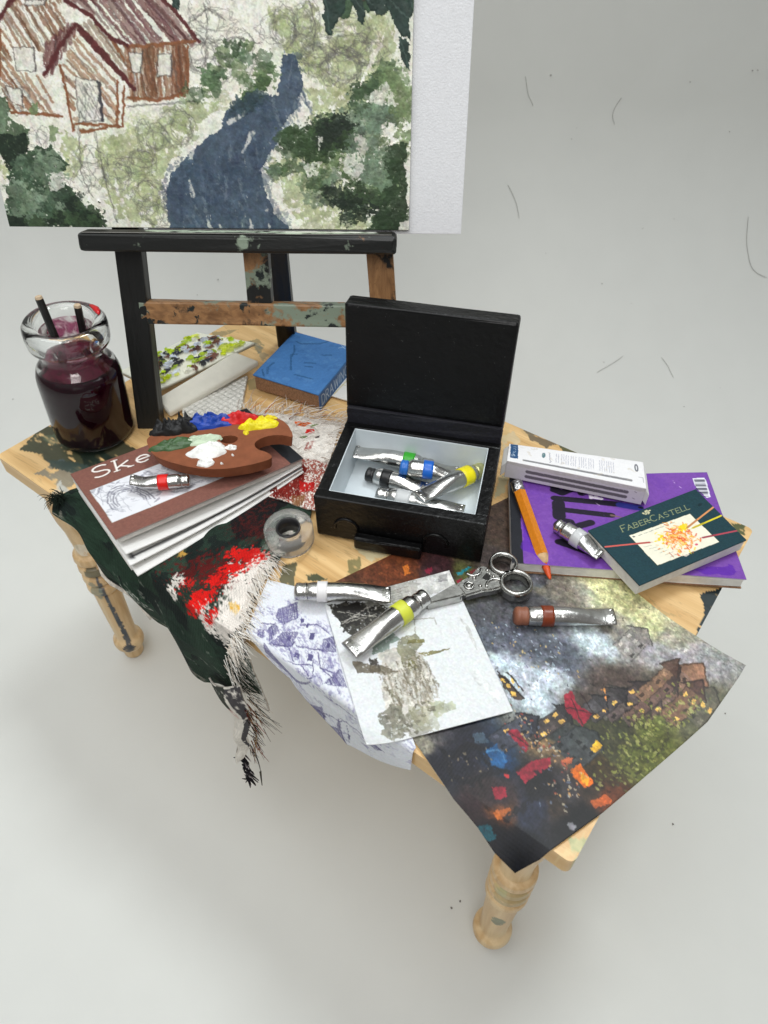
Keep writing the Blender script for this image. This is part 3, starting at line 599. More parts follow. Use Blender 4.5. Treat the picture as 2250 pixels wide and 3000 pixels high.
    for k in range(90):                                # streaks that follow the path down
        u = r.random(); a, b = poly_at([(0.7162,0.5131),(0.7296,0.5905),(0.669,0.6307),(0.5948,0.6965),(0.4718,0.7993),(0.4188,0.8884),(0.4057,1.0089)], np.array([u]))[0], poly_at([(0.7361,0.5206),(0.7468,0.5904),(0.7075,0.6956),(0.6522,0.7977),(0.6433,0.8861),(0.6651,0.959),(0.7073,1.0149)], np.array([u]))[0]
        q = a+(b-a)*r.random(); c.line([tuple(q), (q[0]+r.uniform(-.01, .03), q[1]+r.uniform(.03, .08))], r.uniform(3, 9), r.choice([(52, 66, 86), (92, 108, 124), (60, 76, 96), (120, 132, 142)]), .5, 2, .4)
    # left dark bushes
    B([(0.0432,0.6189),(0.0721,0.6147),(0.0621,0.6841),(0.1002,0.7087),(0.0892,0.7682),(0.0449,0.8296),(0.028,0.8034),(0.0096,0.7861)], dk, h=.5); B([(0.0416,0.627),(0.0669,0.6268),(0.0465,0.7092),(0.0165,0.7517)], sg, a=.7)
    B([(0.0216,0.7262),(0.0951,0.7172),(0.0856,0.7682),(0.0321,0.8385),(0.013,0.7688)], vdk, a=.9)
    B([(0.0606,0.7857),(0.1465,0.7506),(0.1785,0.8195),(0.1285,0.8554),(0.1698,0.8729),(0.2105,0.9455),(0.2331,0.9967),(0.0048,0.9994),(0.0087,0.9017),(0.0341,0.8474)], (58, 78, 58), a=.97, h=.7, rough=9)
    dabs([(0.0589,0.7944),(0.1363,0.7678),(0.1595,0.891),(0.1955,0.9456),(0.1594,0.9834),(0.0151,0.9851),(0.0254,0.8924)], [sg, (138, 156, 134), (104, 124, 100), (84, 108, 86)], 40, .026, .8, .36, .7)
    dabs([(0.1328,0.8733),(0.2133,0.927),(0.2331,0.9967),(0.1503,0.993)], [vdk, dk, (46, 66, 46)], 22, .024, .9, .25, .6); dabs([(0.0072,0.9477),(0.2214,0.9733),(0.2331,0.9967),(0.0015,0.9966)], [vdk, dk], 18, .02, .9, .3, .5)
    B([(0.1205,0.8377),(0.1617,0.8329),(0.1587,0.873),(0.1223,0.8914)], (226, 226, 216), a=.85, dry=.4); B([(0.1174,0.6345),(0.1378,0.6384),(0.1248,0.6712),(0.1101,0.6549)], mid); B([(0.1446,0.7),(0.1695,0.6998),(0.1624,0.7419),(0.1444,0.7421)], mid, a=.8)
    # middle bushes
    dabs([(0.583,0.4911),(0.6339,0.4833),(0.6269,0.5366),(0.5605,0.5995),(0.4867,0.6481),(0.493,0.5841),(0.5357,0.5681),(0.5609,0.514)], [dk, mid, (84, 108, 76), (96, 120, 92)], 26, .022, .85, .3, .5)
    dabs([(0.6559,0.5058),(0.7094,0.5131),(0.6991,0.5828),(0.6561,0.6148),(0.5933,0.6232),(0.5743,0.5994),(0.639,0.5597)], [dk, (72, 96, 60), mid], 16, .019, .85, .3, .4)
    dabs([(0.5489,0.6558),(0.6359,0.6069),(0.6695,0.6227),(0.582,0.6801)], [(48, 66, 76), (58, 78, 84)], 14, .022, .8, .3, .4)
    # right bush mass
    dabs([(0.7063,0.7206),(0.8062,0.6784),(0.8694,0.6454),(0.9178,0.6209),(0.994,0.6606),(0.9922,0.7603),(0.9925,1.0115),(0.8877,1.0127),(0.799,0.9575),(0.6984,0.8855),(0.6512,0.8151)], [dk, (80, 102, 68), mid, sg, (140, 154, 112), (160, 172, 132)], 70, .027, .9, .3, .7)
    dabs([(0.6996,0.7123),(0.8689,0.6861),(0.8754,0.736),(0.7681,0.7708),(0.7042,0.7628)], [vdk, dk, (52, 72, 44)], 40, .026, .9, .3, .6)
    dabs([(0.8418,0.6375),(0.9178,0.5658),(0.9513,0.5042),(0.945,0.5734),(0.897,0.6533)], [dk, (72, 94, 66)], 26, .022, .85, .34, .5)
    dabs([(0.9382,0.5657),(0.972,0.5577),(0.9966,0.6124),(0.9943,0.6769),(0.9663,0.6609)], [mid, (124, 142, 100)], 18, .024, .85, .3, .5)
    dabs([(0.8007,0.8934),(0.99,0.8469),(0.9925,1.0115),(0.8876,1.0175)], [vdk, dk, (46, 62, 40)], 34, .024, .95, .3, .6); B([(0.939,0.7439),(0.9918,0.735),(0.9926,1.0162),(0.8952,1.0174),(0.9396,0.883)], (48, 66, 44), a=.9, h=.6)
    dabs([(0.8761,0.6615),(0.9386,0.6529),(0.9396,0.883),(0.867,0.8481)], [sg, (130, 148, 126), (108, 130, 108)], 30, .026, .85, .35, .7)
    for q in ([(0.8393,0.7787),(0.8751,0.7699),(0.8926,0.8128),(0.867,0.8481),(0.8385,0.822)], [(0.7769,0.72),(0.791,0.7199),(0.7827,0.7622)], [(0.8686,0.7109),(0.8966,0.7274),(0.8891,0.7955),(0.8751,0.7613)], [(0.9041,0.6051),(0.945,0.5734),(0.9661,0.6366),(0.904,0.6371)], [(0.7456,0.8011),(0.7888,0.7964),(0.7806,0.8314),(0.7513,0.8404)], [(0.6783,0.85),(0.6926,0.8543),(0.6881,0.8721),(0.6773,0.8678)], [(0.8767,0.5974),(0.9178,0.512),(0.9376,0.4447),(0.9044,0.5121)]): B(q, (230, 230, 218), a=.85, dry=.36, rough=6)
    B([(0.7314,0.9769),(0.8359,0.971),(0.8952,1.0032),(0.7221,1.0194)], (206, 208, 180), a=.7, dry=.4); c.poly([(0.9771,0.9741),(1.0066,0.9644),(1.0078,1.0303),(0.9741,1.0307)], (228, 226, 214), .95, 3)
    # leaves at the top
    lf = (44, 62, 56)
    for x in range(1040, 1380, 26):
        for y in range(-330, 0, 46):
            if r.random() < .75: c.blot(*[float(v) for v in np.array([(0.775,0.3731)][0])+np.array([(x-1040)*.000765, y*.00135])], r.uniform(.012, .022), r.uniform(.026, .045), r.choice([lf, (52, 74, 62), (60, 84, 60)]), r.uniform(-.5, .5), a=.92, dry=.15, h=.4, rough=9)
    for q in ([(0.9915,0.151),(0.9116,0.2354),(0.8279,0.3307)], [(0.9931,0.2353),(0.9434,0.3096),(0.8919,0.3727)], [(0.4767,0.2362),(0.4825,0.36)]): c.line(q, 9, (62, 54, 44), .9, 3, .1)
    for k in range(40): c.scribble(float(r.uniform(.42, .62)), float(r.uniform(.08, .34)), .03, .03, 24, 1.6, grey, .35)
    for q in ([(0.805,0.3448),(0.8599,0.3446),(0.8527,0.3871),(0.8184,0.46),(0.8086,0.4527),(0.8032,0.4089)], [(0.8629,0.3586),(0.8791,0.3586),(0.893,0.4013),(0.8902,0.4339),(0.8784,0.4267)], [(0.8856,0.3515),(0.9211,0.3584),(0.9192,0.3976),(0.9081,0.4027)], [(0.9308,0.3584),(0.9632,0.3653),(0.9899,0.4153),(0.9922,0.474),(0.9708,0.4593)], [(0.9675,0.4593),(0.9923,0.4815),(0.9948,0.5483),(0.9714,0.5117)], [(0.4735,0.3529),(0.4923,0.3599),(0.4899,0.4015),(0.4754,0.3957)], [(0.9877,0.3653),(0.9981,0.3652),(0.9973,0.3937),(0.9882,0.3937)]):
        c.poly(q, lf, .98, 3, .05, .2, .5, 10); c.line([q[0], q[len(q)//2]], 3, (96, 116, 108), .5, 2, .3)
    c.warp(3.2, 5); c.speckle(.10, 2, .25); c.speckle(.10, 7, .2)
    fn = bil([EP(A0, UB+PHT, .012), EP(A1, UB+PHT, .012), EP(A1, UB, .012), EP(A0, UB, .012)])
    o = sheet('painting', c, fn, MAT['acrylic'], None, .005, (70, 72, 66), hz=.0016)
    tag(o, 'unfinished landscape painting of a cottage and blue path standing on the easel', 'painting')
make_painting()
def make_board():
    m = simple('white_board', (236, 237, 240), 0.8, 0, 0.03, 150, 0.5, 330, spec=0.25)
    b0, b1, u0, u1 = .06, .590, 0.376-.007, .92
    o = frame_hexa('white_board', EP(0, 0, .0005), EE, EU, EF, (b0, b1), (u0, u1), (0, .004), m, None, bev=.0012)
    tag(o, 'blank white board standing behind the painting, showing at its right', 'board')
make_board()

# ================================================================ glass jar of purple water
def make_jar():
    base = np.array((0.0923,0.1585,0.6694))+np.array([0, 0, .006])
    tl = math.radians(3.6); R_ = Matrix.Rotation(tl, 3, Vector((-math.sin(0.65128), math.cos(0.65128), 0)))   # leans slightly to the right
    t = thing('glass_jar', 'small glass jar of dark purple water with a wide rim', 'jar', tuple(base))
    rb = .074
    out = [(.0, .0), (.060, .0), (.070, .003), (.0735, .009), (rb, .016), (rb, .126), (.0726, .140), (.068, .153), (.060, .162), (.0545, .167), (.0525, .173), (.0525, .186), (.0550, .192), (.0640, .195), (.0690, .200), (.0705, .208), (.0708, .226), (.0695, .235), (.065, .2405), (.057, .2405)]
    inn = [(.050, .237), (.0465, .230), (.046, .20), (.0465, .172), (.054, .162), (.063, .150), (.0685, .138), (.070, .126), (.070, .012), (.064, .006), (.0, .005)]
    g = glass('jar_glass', (.97, .985, .98), .015, 1.46)
    lathe('glass', out+inn, g, base, t, 64, R_)
    m, nt, bs = node_mat('purple_water'); bs.inputs['Base Color'].default_value = (*lin((40, 2, 18)), 1); bs.inputs['Roughness'].default_value = .12; bs.inputs['Specular IOR Level'].default_value = .1
    bs.inputs['IOR'].default_value = 1.33
    lathe('purple_water', [(.0, .0045), (.0645, .0055), (.0708, .0125), (.0708, .1260), (.0692, .138), (.0640, .149), (.060, .150), (0, .150)], m, base, t, 64, R_)
    # wine-red film left on the inside of the neck
    m, nt, bs = node_mat('purple_film'); bs.inputs['Base Color'].default_value = (*lin((150, 16, 70)), 1); bs.inputs['Roughness'].default_value = .2; bs.inputs['Transmission Weight'].default_value = .5
    n = nt.nodes.new('ShaderNodeTexNoise'); n.inputs['Scale'].default_value = 34; n.inputs['Detail'].default_value = 4; n.inputs['Distortion'].default_value = 1.0
    tc = nt.nodes.new('ShaderNodeTexCoord'); nt.links.new(tc.outputs['Object'], n.inputs['Vector']); r = nt.nodes.new('ShaderNodeValToRGB'); r.color_ramp.elements[0].position = .30; r.color_ramp.elements[1].position = .52
    r.color_ramp.elements[1].color = (.92, .92, .92, 1); nt.links.new(n.outputs['Fac'], r.inputs['Fac']); nt.links.new(r.outputs['Color'], bs.inputs['Alpha'])
    lathe('purple_film', [(.0615, .1515), (.0533, .162), (.0458, .172), (.0452, .19), (.0453, .206), (.0456, .222)], m, base, t, 48, R_)
    red = simple('red_drip', (206, 26, 34), .25, 0, .1, 60, .2)
    ang = math.radians(37+38); pts = [np.array(R_ @ Vector((.0585*math.cos(a), .0585*math.sin(a), .2425)))+base for a in np.linspace(ang-.28, ang+.35, 7)]
    pipe('red_drip', pts, [.002, .004, .0055, .006, .005, .004, .002], red, t, 8)
    bm_ = simple('brush_handle', (20, 19, 18), .5, 0, .3, 90, .4, 140); tip = simple('bare_wood_end', (190, 168, 140), .8, 0, .2, 200, .5)
    for (tx, ty, h1, bx_, by_, lb) in ((112, 872, .292, .036, -.020, 'taller black paintbrush handle standing at the left in the jar'), (225, 893, .258, -.006, .022, 'shorter black paintbrush handle leaning inside the jar rim')):
        top = None
        top = np.array({112: (0.1019,0.1422,0.9694), 225: (0.1086,0.1985,0.9314)}[tx]); bot = base+np.array([bx_, by_, .02])
        d = (top-bot); L = np.linalg.norm(d); b = thing('paintbrush', lb, 'paintbrush', tuple(bot), 'paintbrushes standing in the jar')
        pipe('handle', [bot, bot+d*.3, bot+d*.7, top-d/L*.004], [.006, .0068, .0068, .0066], bm_, b, 7, False)
        pipe('handle_end', [top-d/L*.004, top], [.0066, .0056], tip, b, 7, False)
make_jar()

# ================================================================ sketchbook
def make_sketchbook():
    q = [np.array(p) for p in [(0.215,0.0299,0.7194),(0.3059,0.3635,0.7024),(0.5049,0.3097,0.7144),(0.414,-0.024,0.7314)]]; TL, TR, BR, BL = q
    t = thing('sketchbook', 'brown sketchbook with a grey sketch on its cover, pages fanned open', 'sketchbook', (float((TL+BR)[0]/2), float((TL+BR)[1]/2), H+.008))
    c = Canvas(300, 172, (126, 84, 74), .06, 201)
    c.speckle(.06, 2, .2)
    c.poly([(.915, -.1), (1.1, -.1), (1.1, 1.1), (.925, 1.1)], (38, 40, 44), 1, 1)
    win = [(0.0307,0.3162),(0.4231,0.3193),(0.6178,0.8229),(0.0296,0.8085)]
    c.poly(win, (222, 223, 228), 1, 1, 0, .02)
    w0, w1, w2, w3 = [np.array(p) for p in win]
    W_ = lambda u, v: tuple((w0*(1-u)+w1*u)*(1-v)+(w3*(1-u)+w2*u)*v)
    r = random.Random(3); ink = (88, 88, 102)
    for k in range(90):
        u, v = r.random(), r.random()*.95; p = W_(u, v); c.blot(p[0], p[1], r.uniform(.008, .03), r.uniform(.004, .012), (120, 122, 136) if k % 3 else ink, r.uniform(-1, 1), a=r.uniform(.15, .5), dry=.4, rough=9)
    for rad, a in ((.5, .8), (.43, .6), (.36, .8), (.3, .6)):
        c.line([W_(.25+rad*.36*math.cos(x), .62-rad*.9*math.sin(x)) for x in np.linspace(-.5, 3.3, 16)], 7, ink, a*.8, 3, .3)
    for k in range(26): u = r.random(); c.line([W_(u, r.random()), W_(u+r.uniform(-.08, .08), r.random())], 3, ink, .35, 3, .3)
    c.line(list(win)+[win[0]], 2.5, (150, 140, 120), .6)
    o0 = np.array([(0.0787,0.1867)][0]); x1 = np.array([(0.3815,0.2147)][0]); y0 = np.array([(0.0983,0.0299)][0])
    for dx, col in ((.004, (70, 44, 40)), (0, (238, 232, 226))):
        c.text('Ske', tuple(y0+dx), (x1-o0)/2.15, (o0-y0), 12 if dx else 11, col, 1, .24, True)
    sheet('cover', c, wave(bil(q), .0015, .4, 2), MAT['print'], t, .0028, (190, 180, 172))
    up = np.array([0, 0, 1.0]); ex = (BL-TL)/np.linalg.norm(BL-TL); ey = (BR-BL)/np.linalg.norm(BR-BL)
    # page block under the cover, then three looser leaves that fan out towards the front
    pb = [TL+ex*.003-up*.003, TR+ex*.003-up*.003, BR-ex*.004-up*.003, BL-ex*.004+ey*.004-up*.003]
    slab('page_block', pb, .012, MAT['pages'], t, bev=.001)
    lowTL = TL-up*.032
    leaves = [(np.array((0.4319,-0.0254,0.7094)), .010, -.016), (np.array((0.4439,-0.0311,0.6954)), .016, -.020), (np.array((0.4579,-0.0319,0.6814)), .022, -.026)]
    for k, (cBL, lift, dz) in enumerate(leaves):
        cTL = TL-up*(.016+.010*k)+ex*.004*k; cTR = TR-up*(.016+.006*k); cBR = BR-up*(.014+.007*k)+ex*.002*k-ey*.004
        lc = Canvas(90, 60, (226, 225, 222), .01, 210+k)
        if k == 1:
            lc.line([(.03, .93), (.5, .95), (1, .985)], 13, (46, 46, 50), .9, 1); lc.line([(.03, .0), (.03, .95)], 13, (46, 46, 50), .9, 1)
        s_ = bil([cTL, cTR, cBR, cBL])
        def fn(S, T, s_=s_, k=k):
            P = s_(S, T).copy(); P[..., 2] += -.010*np.sin(np.pi*S)*T*(1-.2*k); return P
        sheet('page', lc, fn, MAT['print'], t, .0022)
    slab('lower_pages', [TL-up*.040+ex*.01, TR-up*.026, BR-up*.028-ey*.006, np.array((0.4335,-0.0271,0.6794))], .008, MAT['pages'], t, bev=.001)
make_sketchbook()

# ================================================================ clay palette with paint
def blob(name, cx, cy, z, rx, ry, hgt, ang, rgb, parent, seed, rough=.3, spikes=.35):
    r = random.Random(seed); nu, nv = 40, 12; V, F = [], []; ca, sa = math.cos(ang), math.sin(ang)
    ph = [r.uniform(0, 6.28) for _ in range(6)]; g = vnoise(40, 40, 6, seed, 4)
    for j in range(nv+1):
        q = j/nv
        for i in range(nu):
            a = 2*math.pi*i/nu; e = 1+spikes*(.5*math.sin(2*a+ph[0])+.4*math.sin(3*a+ph[1])+.3*math.sin(5*a+ph[2])+.22*math.sin(9*a+ph[3]))*.5
            x, y = rx*q*e*math.cos(a), ry*q*e*math.sin(a)
            gz = g[int(20+18*q*math.sin(a)), int(20+18*q*math.cos(a))]
            zz_ = hgt*(1-q**3.5)*(.05+2.0*gz**1.3) if q < 1 else -.002
            V.append((cx+x*ca-y*sa, cy+x*sa+y*ca, z+zz_))
    for j in range(nv):
        for i in range(nu): F.append((j*nu+i, (j+1)*nu+i, (j+1)*nu+(i+1) % nu, j*nu+(i+1) % nu))
    return mesh(name, np.array(V), F, simple(name+'_paint', rgb, rough+.12, 0, .16, 70, .7, 75, bdist=.004), parent, True)
def make_palette():
    ol = [(0.292,0.1438,0.7574),(0.2872,0.1537,0.7574),(0.2902,0.167,0.7574),(0.297,0.1972,0.7574),(0.3105,0.2373,0.7574),(0.3277,0.2597,0.7574),(0.3486,0.279,0.7574),(0.3822,0.3057,0.7574),(0.4065,0.3218,0.7574),(0.4263,0.3299,0.7574),(0.4554,0.3278,0.7574),(0.4764,0.3167,0.7574),(0.4915,0.3051,0.7574),(0.4757,0.3019,0.7574),(0.4615,0.2928,0.7574),(0.451,0.2798,0.7574),(0.4454,0.2658,0.7574),(0.4471,0.2536,0.7574),(0.455,0.2463,0.7574),(0.4658,0.245,0.7574),(0.4757,0.2484,0.7574),(0.4898,0.2492,0.7574),(0.4979,0.245,0.7574),(0.4972,0.2358,0.7574),(0.481,0.2069,0.7574),(0.456,0.1764,0.7574),(0.4313,0.1567,0.7574),(0.3985,0.1407,0.7574),(0.3659,0.131,0.7574),(0.3393,0.1261,0.7574),(0.3197,0.1304,0.7574)]
    hol = [(0.3914,0.2237,0.7574),(0.39,0.2318,0.7574),(0.396,0.2413,0.7574),(0.4055,0.2474,0.7574),(0.4143,0.2465,0.7574),(0.4188,0.239,0.7574),(0.4161,0.2295,0.7574),(0.408,0.2223,0.7574),(0.3987,0.2206,0.7574)]
    t = thing('palette', 'brown clay palette with thumb hole and dabs of paint, on the sketchbook', 'palette', tuple(np.mean(np.array(ol), 0)-np.array([0, 0, .024])))
    th = .021; P2 = np.array(ol); zt = lambda p: .0
    # chaikin smoothing of the outline
    for _ in range(2):
        Q = [];
        for i in range(len(P2)): a, b = P2[i], P2[(i+1) % len(P2)]; Q += [a*.75+b*.25, a*.25+b*.75]
        P2 = np.array(Q)
    Hh = np.array(hol)
    for _ in range(2):
        Q = []
        for i in range(len(Hh)): a, b = Hh[i], Hh[(i+1) % len(Hh)]; Q += [a*.75+b*.25, a*.25+b*.75]
        Hh = np.array(Q)
    bm = bmesh.new(); r = random.Random(8); loops = []
    for L in (P2, Hh):
        vs = [bm.verts.new(Vector(p)) for p in L]; es = [bm.edges.new((vs[i], vs[(i+1) % len(vs)])) for i in range(len(vs))]; loops += es
    bmesh.ops.triangle_fill(bm, use_beauty=True, use_dissolve=False, edges=loops)
    ex = bmesh.ops.extrude_face_region(bm, geom=bm.faces[:]); nv = [v for v in ex['geom'] if isinstance(v, bmesh.types.BMVert)]
    cz = np.mean(P2, 0)
    for v in nv: v.co.z -= th; v.co.x += (cz[0]-v.co.x)*.035; v.co.y += (cz[1]-v.co.y)*.035
    for v in bm.verts: v.co += Vector((r.uniform(-.0004, .0004), r.uniform(-.0004, .0004), r.uniform(-.0003, .0003)))
    from_bm('clay_board', bm, MAT['clay'], t)
    zt = H+.088; D = lambda pts: [np.array(p) for p in pts]
    spec = [('black_dab', [(0.3034,0.185,0.7594)], .030, .016, .020, .75, (22, 22, 23), 3, .45), ('black_dab', [(0.3149,0.2078,0.7594)], .030, .018, .022, .7, (20, 20, 21), 5, .45),
            ('blue_dab', [(0.3434,0.2418,0.7594)], .044, .017, .018, .78, (14, 62, 160), 7, .3), ('red_dab', [(0.3783,0.2821,0.7594)], .038, .015, .015, .72, (206, 30, 30), 9, .35),
            ('yellow_dab', [(0.4178,0.2943,0.7594)], .036, .016, .011, .9, (232, 216, 16), 11, .35), ('green_dab', [(0.3393,0.1649,0.7594)], .036, .017, .008, .95, (62, 92, 54), 13, .3),
            ('pale_green_dab', [(0.3678,0.2027,0.7594)], .036, .014, .006, .75, (188, 204, 178), 15, .4), ('white_dab', [(0.3981,0.1896,0.7594)], .034, .022, .010, 1.1, (238, 238, 234), 17, .5), ('white_dab', [(0.4188,0.1669,0.7594)], .016, .011, .007, 1.0, (236, 236, 232), 19, .5),
            ('white_dab', [(0.4244,0.2201,0.7594)], .010, .007, .006, .6, (238, 238, 234), 21, .5), ('white_dab', [(0.4415,0.1816,0.7594)], .003, .002, .003, 0, (238, 238, 234), 23, .5), ('white_dab', [(0.4407,0.208,0.7594)], .003, .002, .003, 0, (238, 238, 234), 25, .5),
            ('yellow_dab', [(0.4153,0.2645,0.7594)], .007, .005, .003, 0, (226, 206, 20), 27, .4), ('yellow_dab', [(0.4197,0.3228,0.7594)], .013, .005, .004, .6, (226, 206, 20), 29, .4)]
    for nm, p, rx, ry, hg, an, rgb, sd, ro in spec: blob(nm, p[0][0], p[0][1], zt, rx, ry, hg, an, rgb, t, sd, ro)
make_palette()

# ================================================================ back left: swatch board, foam slab, gauze pad
def make_back():
    c = Canvas(150, 110, (232, 232, 216), .03, 301); r = random.Random(12)
    for k in range(150):
        x, y = r.uniform(.1, .97), r.uniform(.03, .93); d = abs(x-.5)+abs(y-.48)
        col = r.choice([(40, 44, 58), (28, 30, 34), (112, 68, 52), (196, 204, 218), (176, 206, 20), (150, 176, 30), (96, 60, 48)]) if d < .55 else r.choice([(206, 224, 16), (176, 206, 30), (206, 216, 90), (232, 232, 214)])
        c.blot(x, y, r.uniform(.03, .065), r.uniform(.018, .036), col, -.9+r.uniform(-.4, .4), a=.92, dry=.2, h=1, var=.25, rough=24, cell=7)
    q = [np.array(p) for p in [(0.03,0.2802,0.7194),(0.0516,0.4715,0.7254),(0.1723,0.5237,0.7194),(0.1218,0.2964,0.7034)]]
    o = sheet('swatch_board', c, bil(q), MAT['acrylic'], None, .008, (224, 222, 208), hz=.006)
    tag(o, 'small white board dabbed with green, black and brown paint behind the easel leg', 'painted board')
    f = [np.array(p) for p in ([(0.1355,0.28,0.6994)]+[(0.1579,0.4786,0.7154)]+[(0.2123,0.4944,0.7054)]+[(0.1761,0.2747,0.6854)])]
    tag(slab('foam_slab', [f[0], f[1], f[2], f[3]], .014, MAT['foam'], None, bev=.005, seg=3), 'cream foam slab propping up the paint-dabbed board', 'slab')
    gm = simple('gauze', (228, 226, 218), .9, 0, .06, 120, 0); nt = gm.node_tree; bs = nt.nodes['Principled BSDF']; add_bump(nt, bs, 26, .9, .003, tex='X', prev=add_bump(nt, bs, 26, .9, .003, tex='Y'))
    g = [(0.1492,0.3246,0.6794),(0.2012,0.467,0.6794),(0.2849,0.3625,0.6794),(0.2015,0.2863,0.6794)]
    tag(slab('gauze_pad', g, .009, gm, None, bev=.003), 'folded white woven gauze pad under the foam slab', 'gauze')
make_back()

# ================================================================ blue drawing book and the card beneath
def make_bluebook():
    q = [np.array(p) for p in [(0.202,0.6187,0.7114),(0.3562,0.648,0.7114),(0.3998,0.473,0.7114),(0.2456,0.4437,0.7114)]]; t = thing('blue_book', 'thick blue book lettered DRAWING on its spine, behind the box', 'book', (float(q[0][0]+q[2][0])/2, float(q[0][1]+q[2][1])/2, H+.004))
    c = Canvas(150, 176, (72, 124, 184), .05, 401); r = random.Random(2)
    for k in range(70): c.blot(r.random(), r.random(), r.uniform(.03, .1), r.uniform(.02, .05), r.choice([(64, 116, 178), (84, 136, 194), (58, 104, 164), (96, 146, 198)]), r.uniform(-1, 1), a=.4, dry=.4)
    for pts in ([(0.1358,0.1759),(0.2322,0.2028),(0.4727,0.1015),(0.5655,-0.0051)], [(0.169,0.2629),(0.2354,0.3835),(0.2575,0.5036),(0.4096,0.7211)], [(0.2329,0.4657),(0.3039,0.4035)], [(0.6256,0.3003),(0.7477,0.2488)], [(0.4943,0.5305),(0.631,0.4886)], [(0.5501,0.585),(0.6432,0.5612)], [(0.5059,0.7868),(0.7688,0.7656)], [(0.1606,0.9172),(0.0963,0.7917),(0.1155,0.6901)], [(0.0525,0.8716),(0.159,0.978)]):
        for k in range(3): c.line([(x+r.uniform(-.012, .012), y+r.uniform(-.01, .01)) for x, y in pts], 16, (36, 78, 120), .4, 7, .35)
    o = np.array([(0.4531,-0.0432)][0]); a = np.array([(0.7014,-0.1564)][0]); d = np.array([(0.3847,-0.1008)][0])
    for k in range(2): c.text('BYB', tuple(d+.01*k), (a-o)/2.4, (o-d)*1.1, 13, (214, 226, 238), .75, .15)
    for pts in ([(0.7594,0.0806),(0.8326,0.0166)], [(0.7641,0.0122),(0.8465,0.0605)], [(0.6718,-0.033),(0.7534,-0.0843)]): c.line(pts, 10, (206, 220, 234), .7, 5)
    sheet('cover', c, bil(q), MAT['print'], t, .0025, (72, 124, 184))
    up = np.array([0, 0, 1.0]); TL, TR, BR, BL = q; th = .036
    ex = (BR-BL)/np.linalg.norm(BR-BL); ey = (TL-BL)/np.linalg.norm(TL-BL)
    slab('page_block', [TL+ex*.002-up*.0025, TR-ex*.002-up*.0025, BR-ex*.002+ey*.002-up*.0025, BL+ex*.002+ey*.002-up*.0025], th-.0025, MAT['kraft'], t, bev=.0012)['label'] = 'rough brown board edge'
    c = Canvas(180, 40, (78, 118, 170), .05, 402); c.poly([(0, 0), (.5, 0), (.4, 1), (0, 1)], (62, 92, 140), .5, 20)
    c.text('DRAWING', (.05, .2), (.118, 0), (0, .62), 13, (196, 212, 228), .9, .24)
    sheet('spine', c, bil([BR+ex*.001, TR+ex*.001, TR+ex*.001-up*th, BR+ex*.001-up*th]), MAT['print'], t, .002, (72, 110, 160))
    c = Canvas(80, 80, (226, 223, 218), .02, 403); c.line([(.1, .45), (.9, .4)], 30, (200, 186, 130), .8, 5, .3); c.line([(.62, .15), (.66, .9)], 26, (206, 194, 140), .8, 5, .3)
    k = [(0.3504,0.516,0.6754),(0.353,0.5879,0.6754),(0.4162,0.5973,0.6754),(0.4363,0.5328,0.6754)]
    k = [k[0], k[1], k[2], k[3]]
    tag(sheet('note_card', c, bil(k), MAT['print'], None, .003), 'white card with yellowish marks sticking out under the blue book', 'card')
make_bluebook()

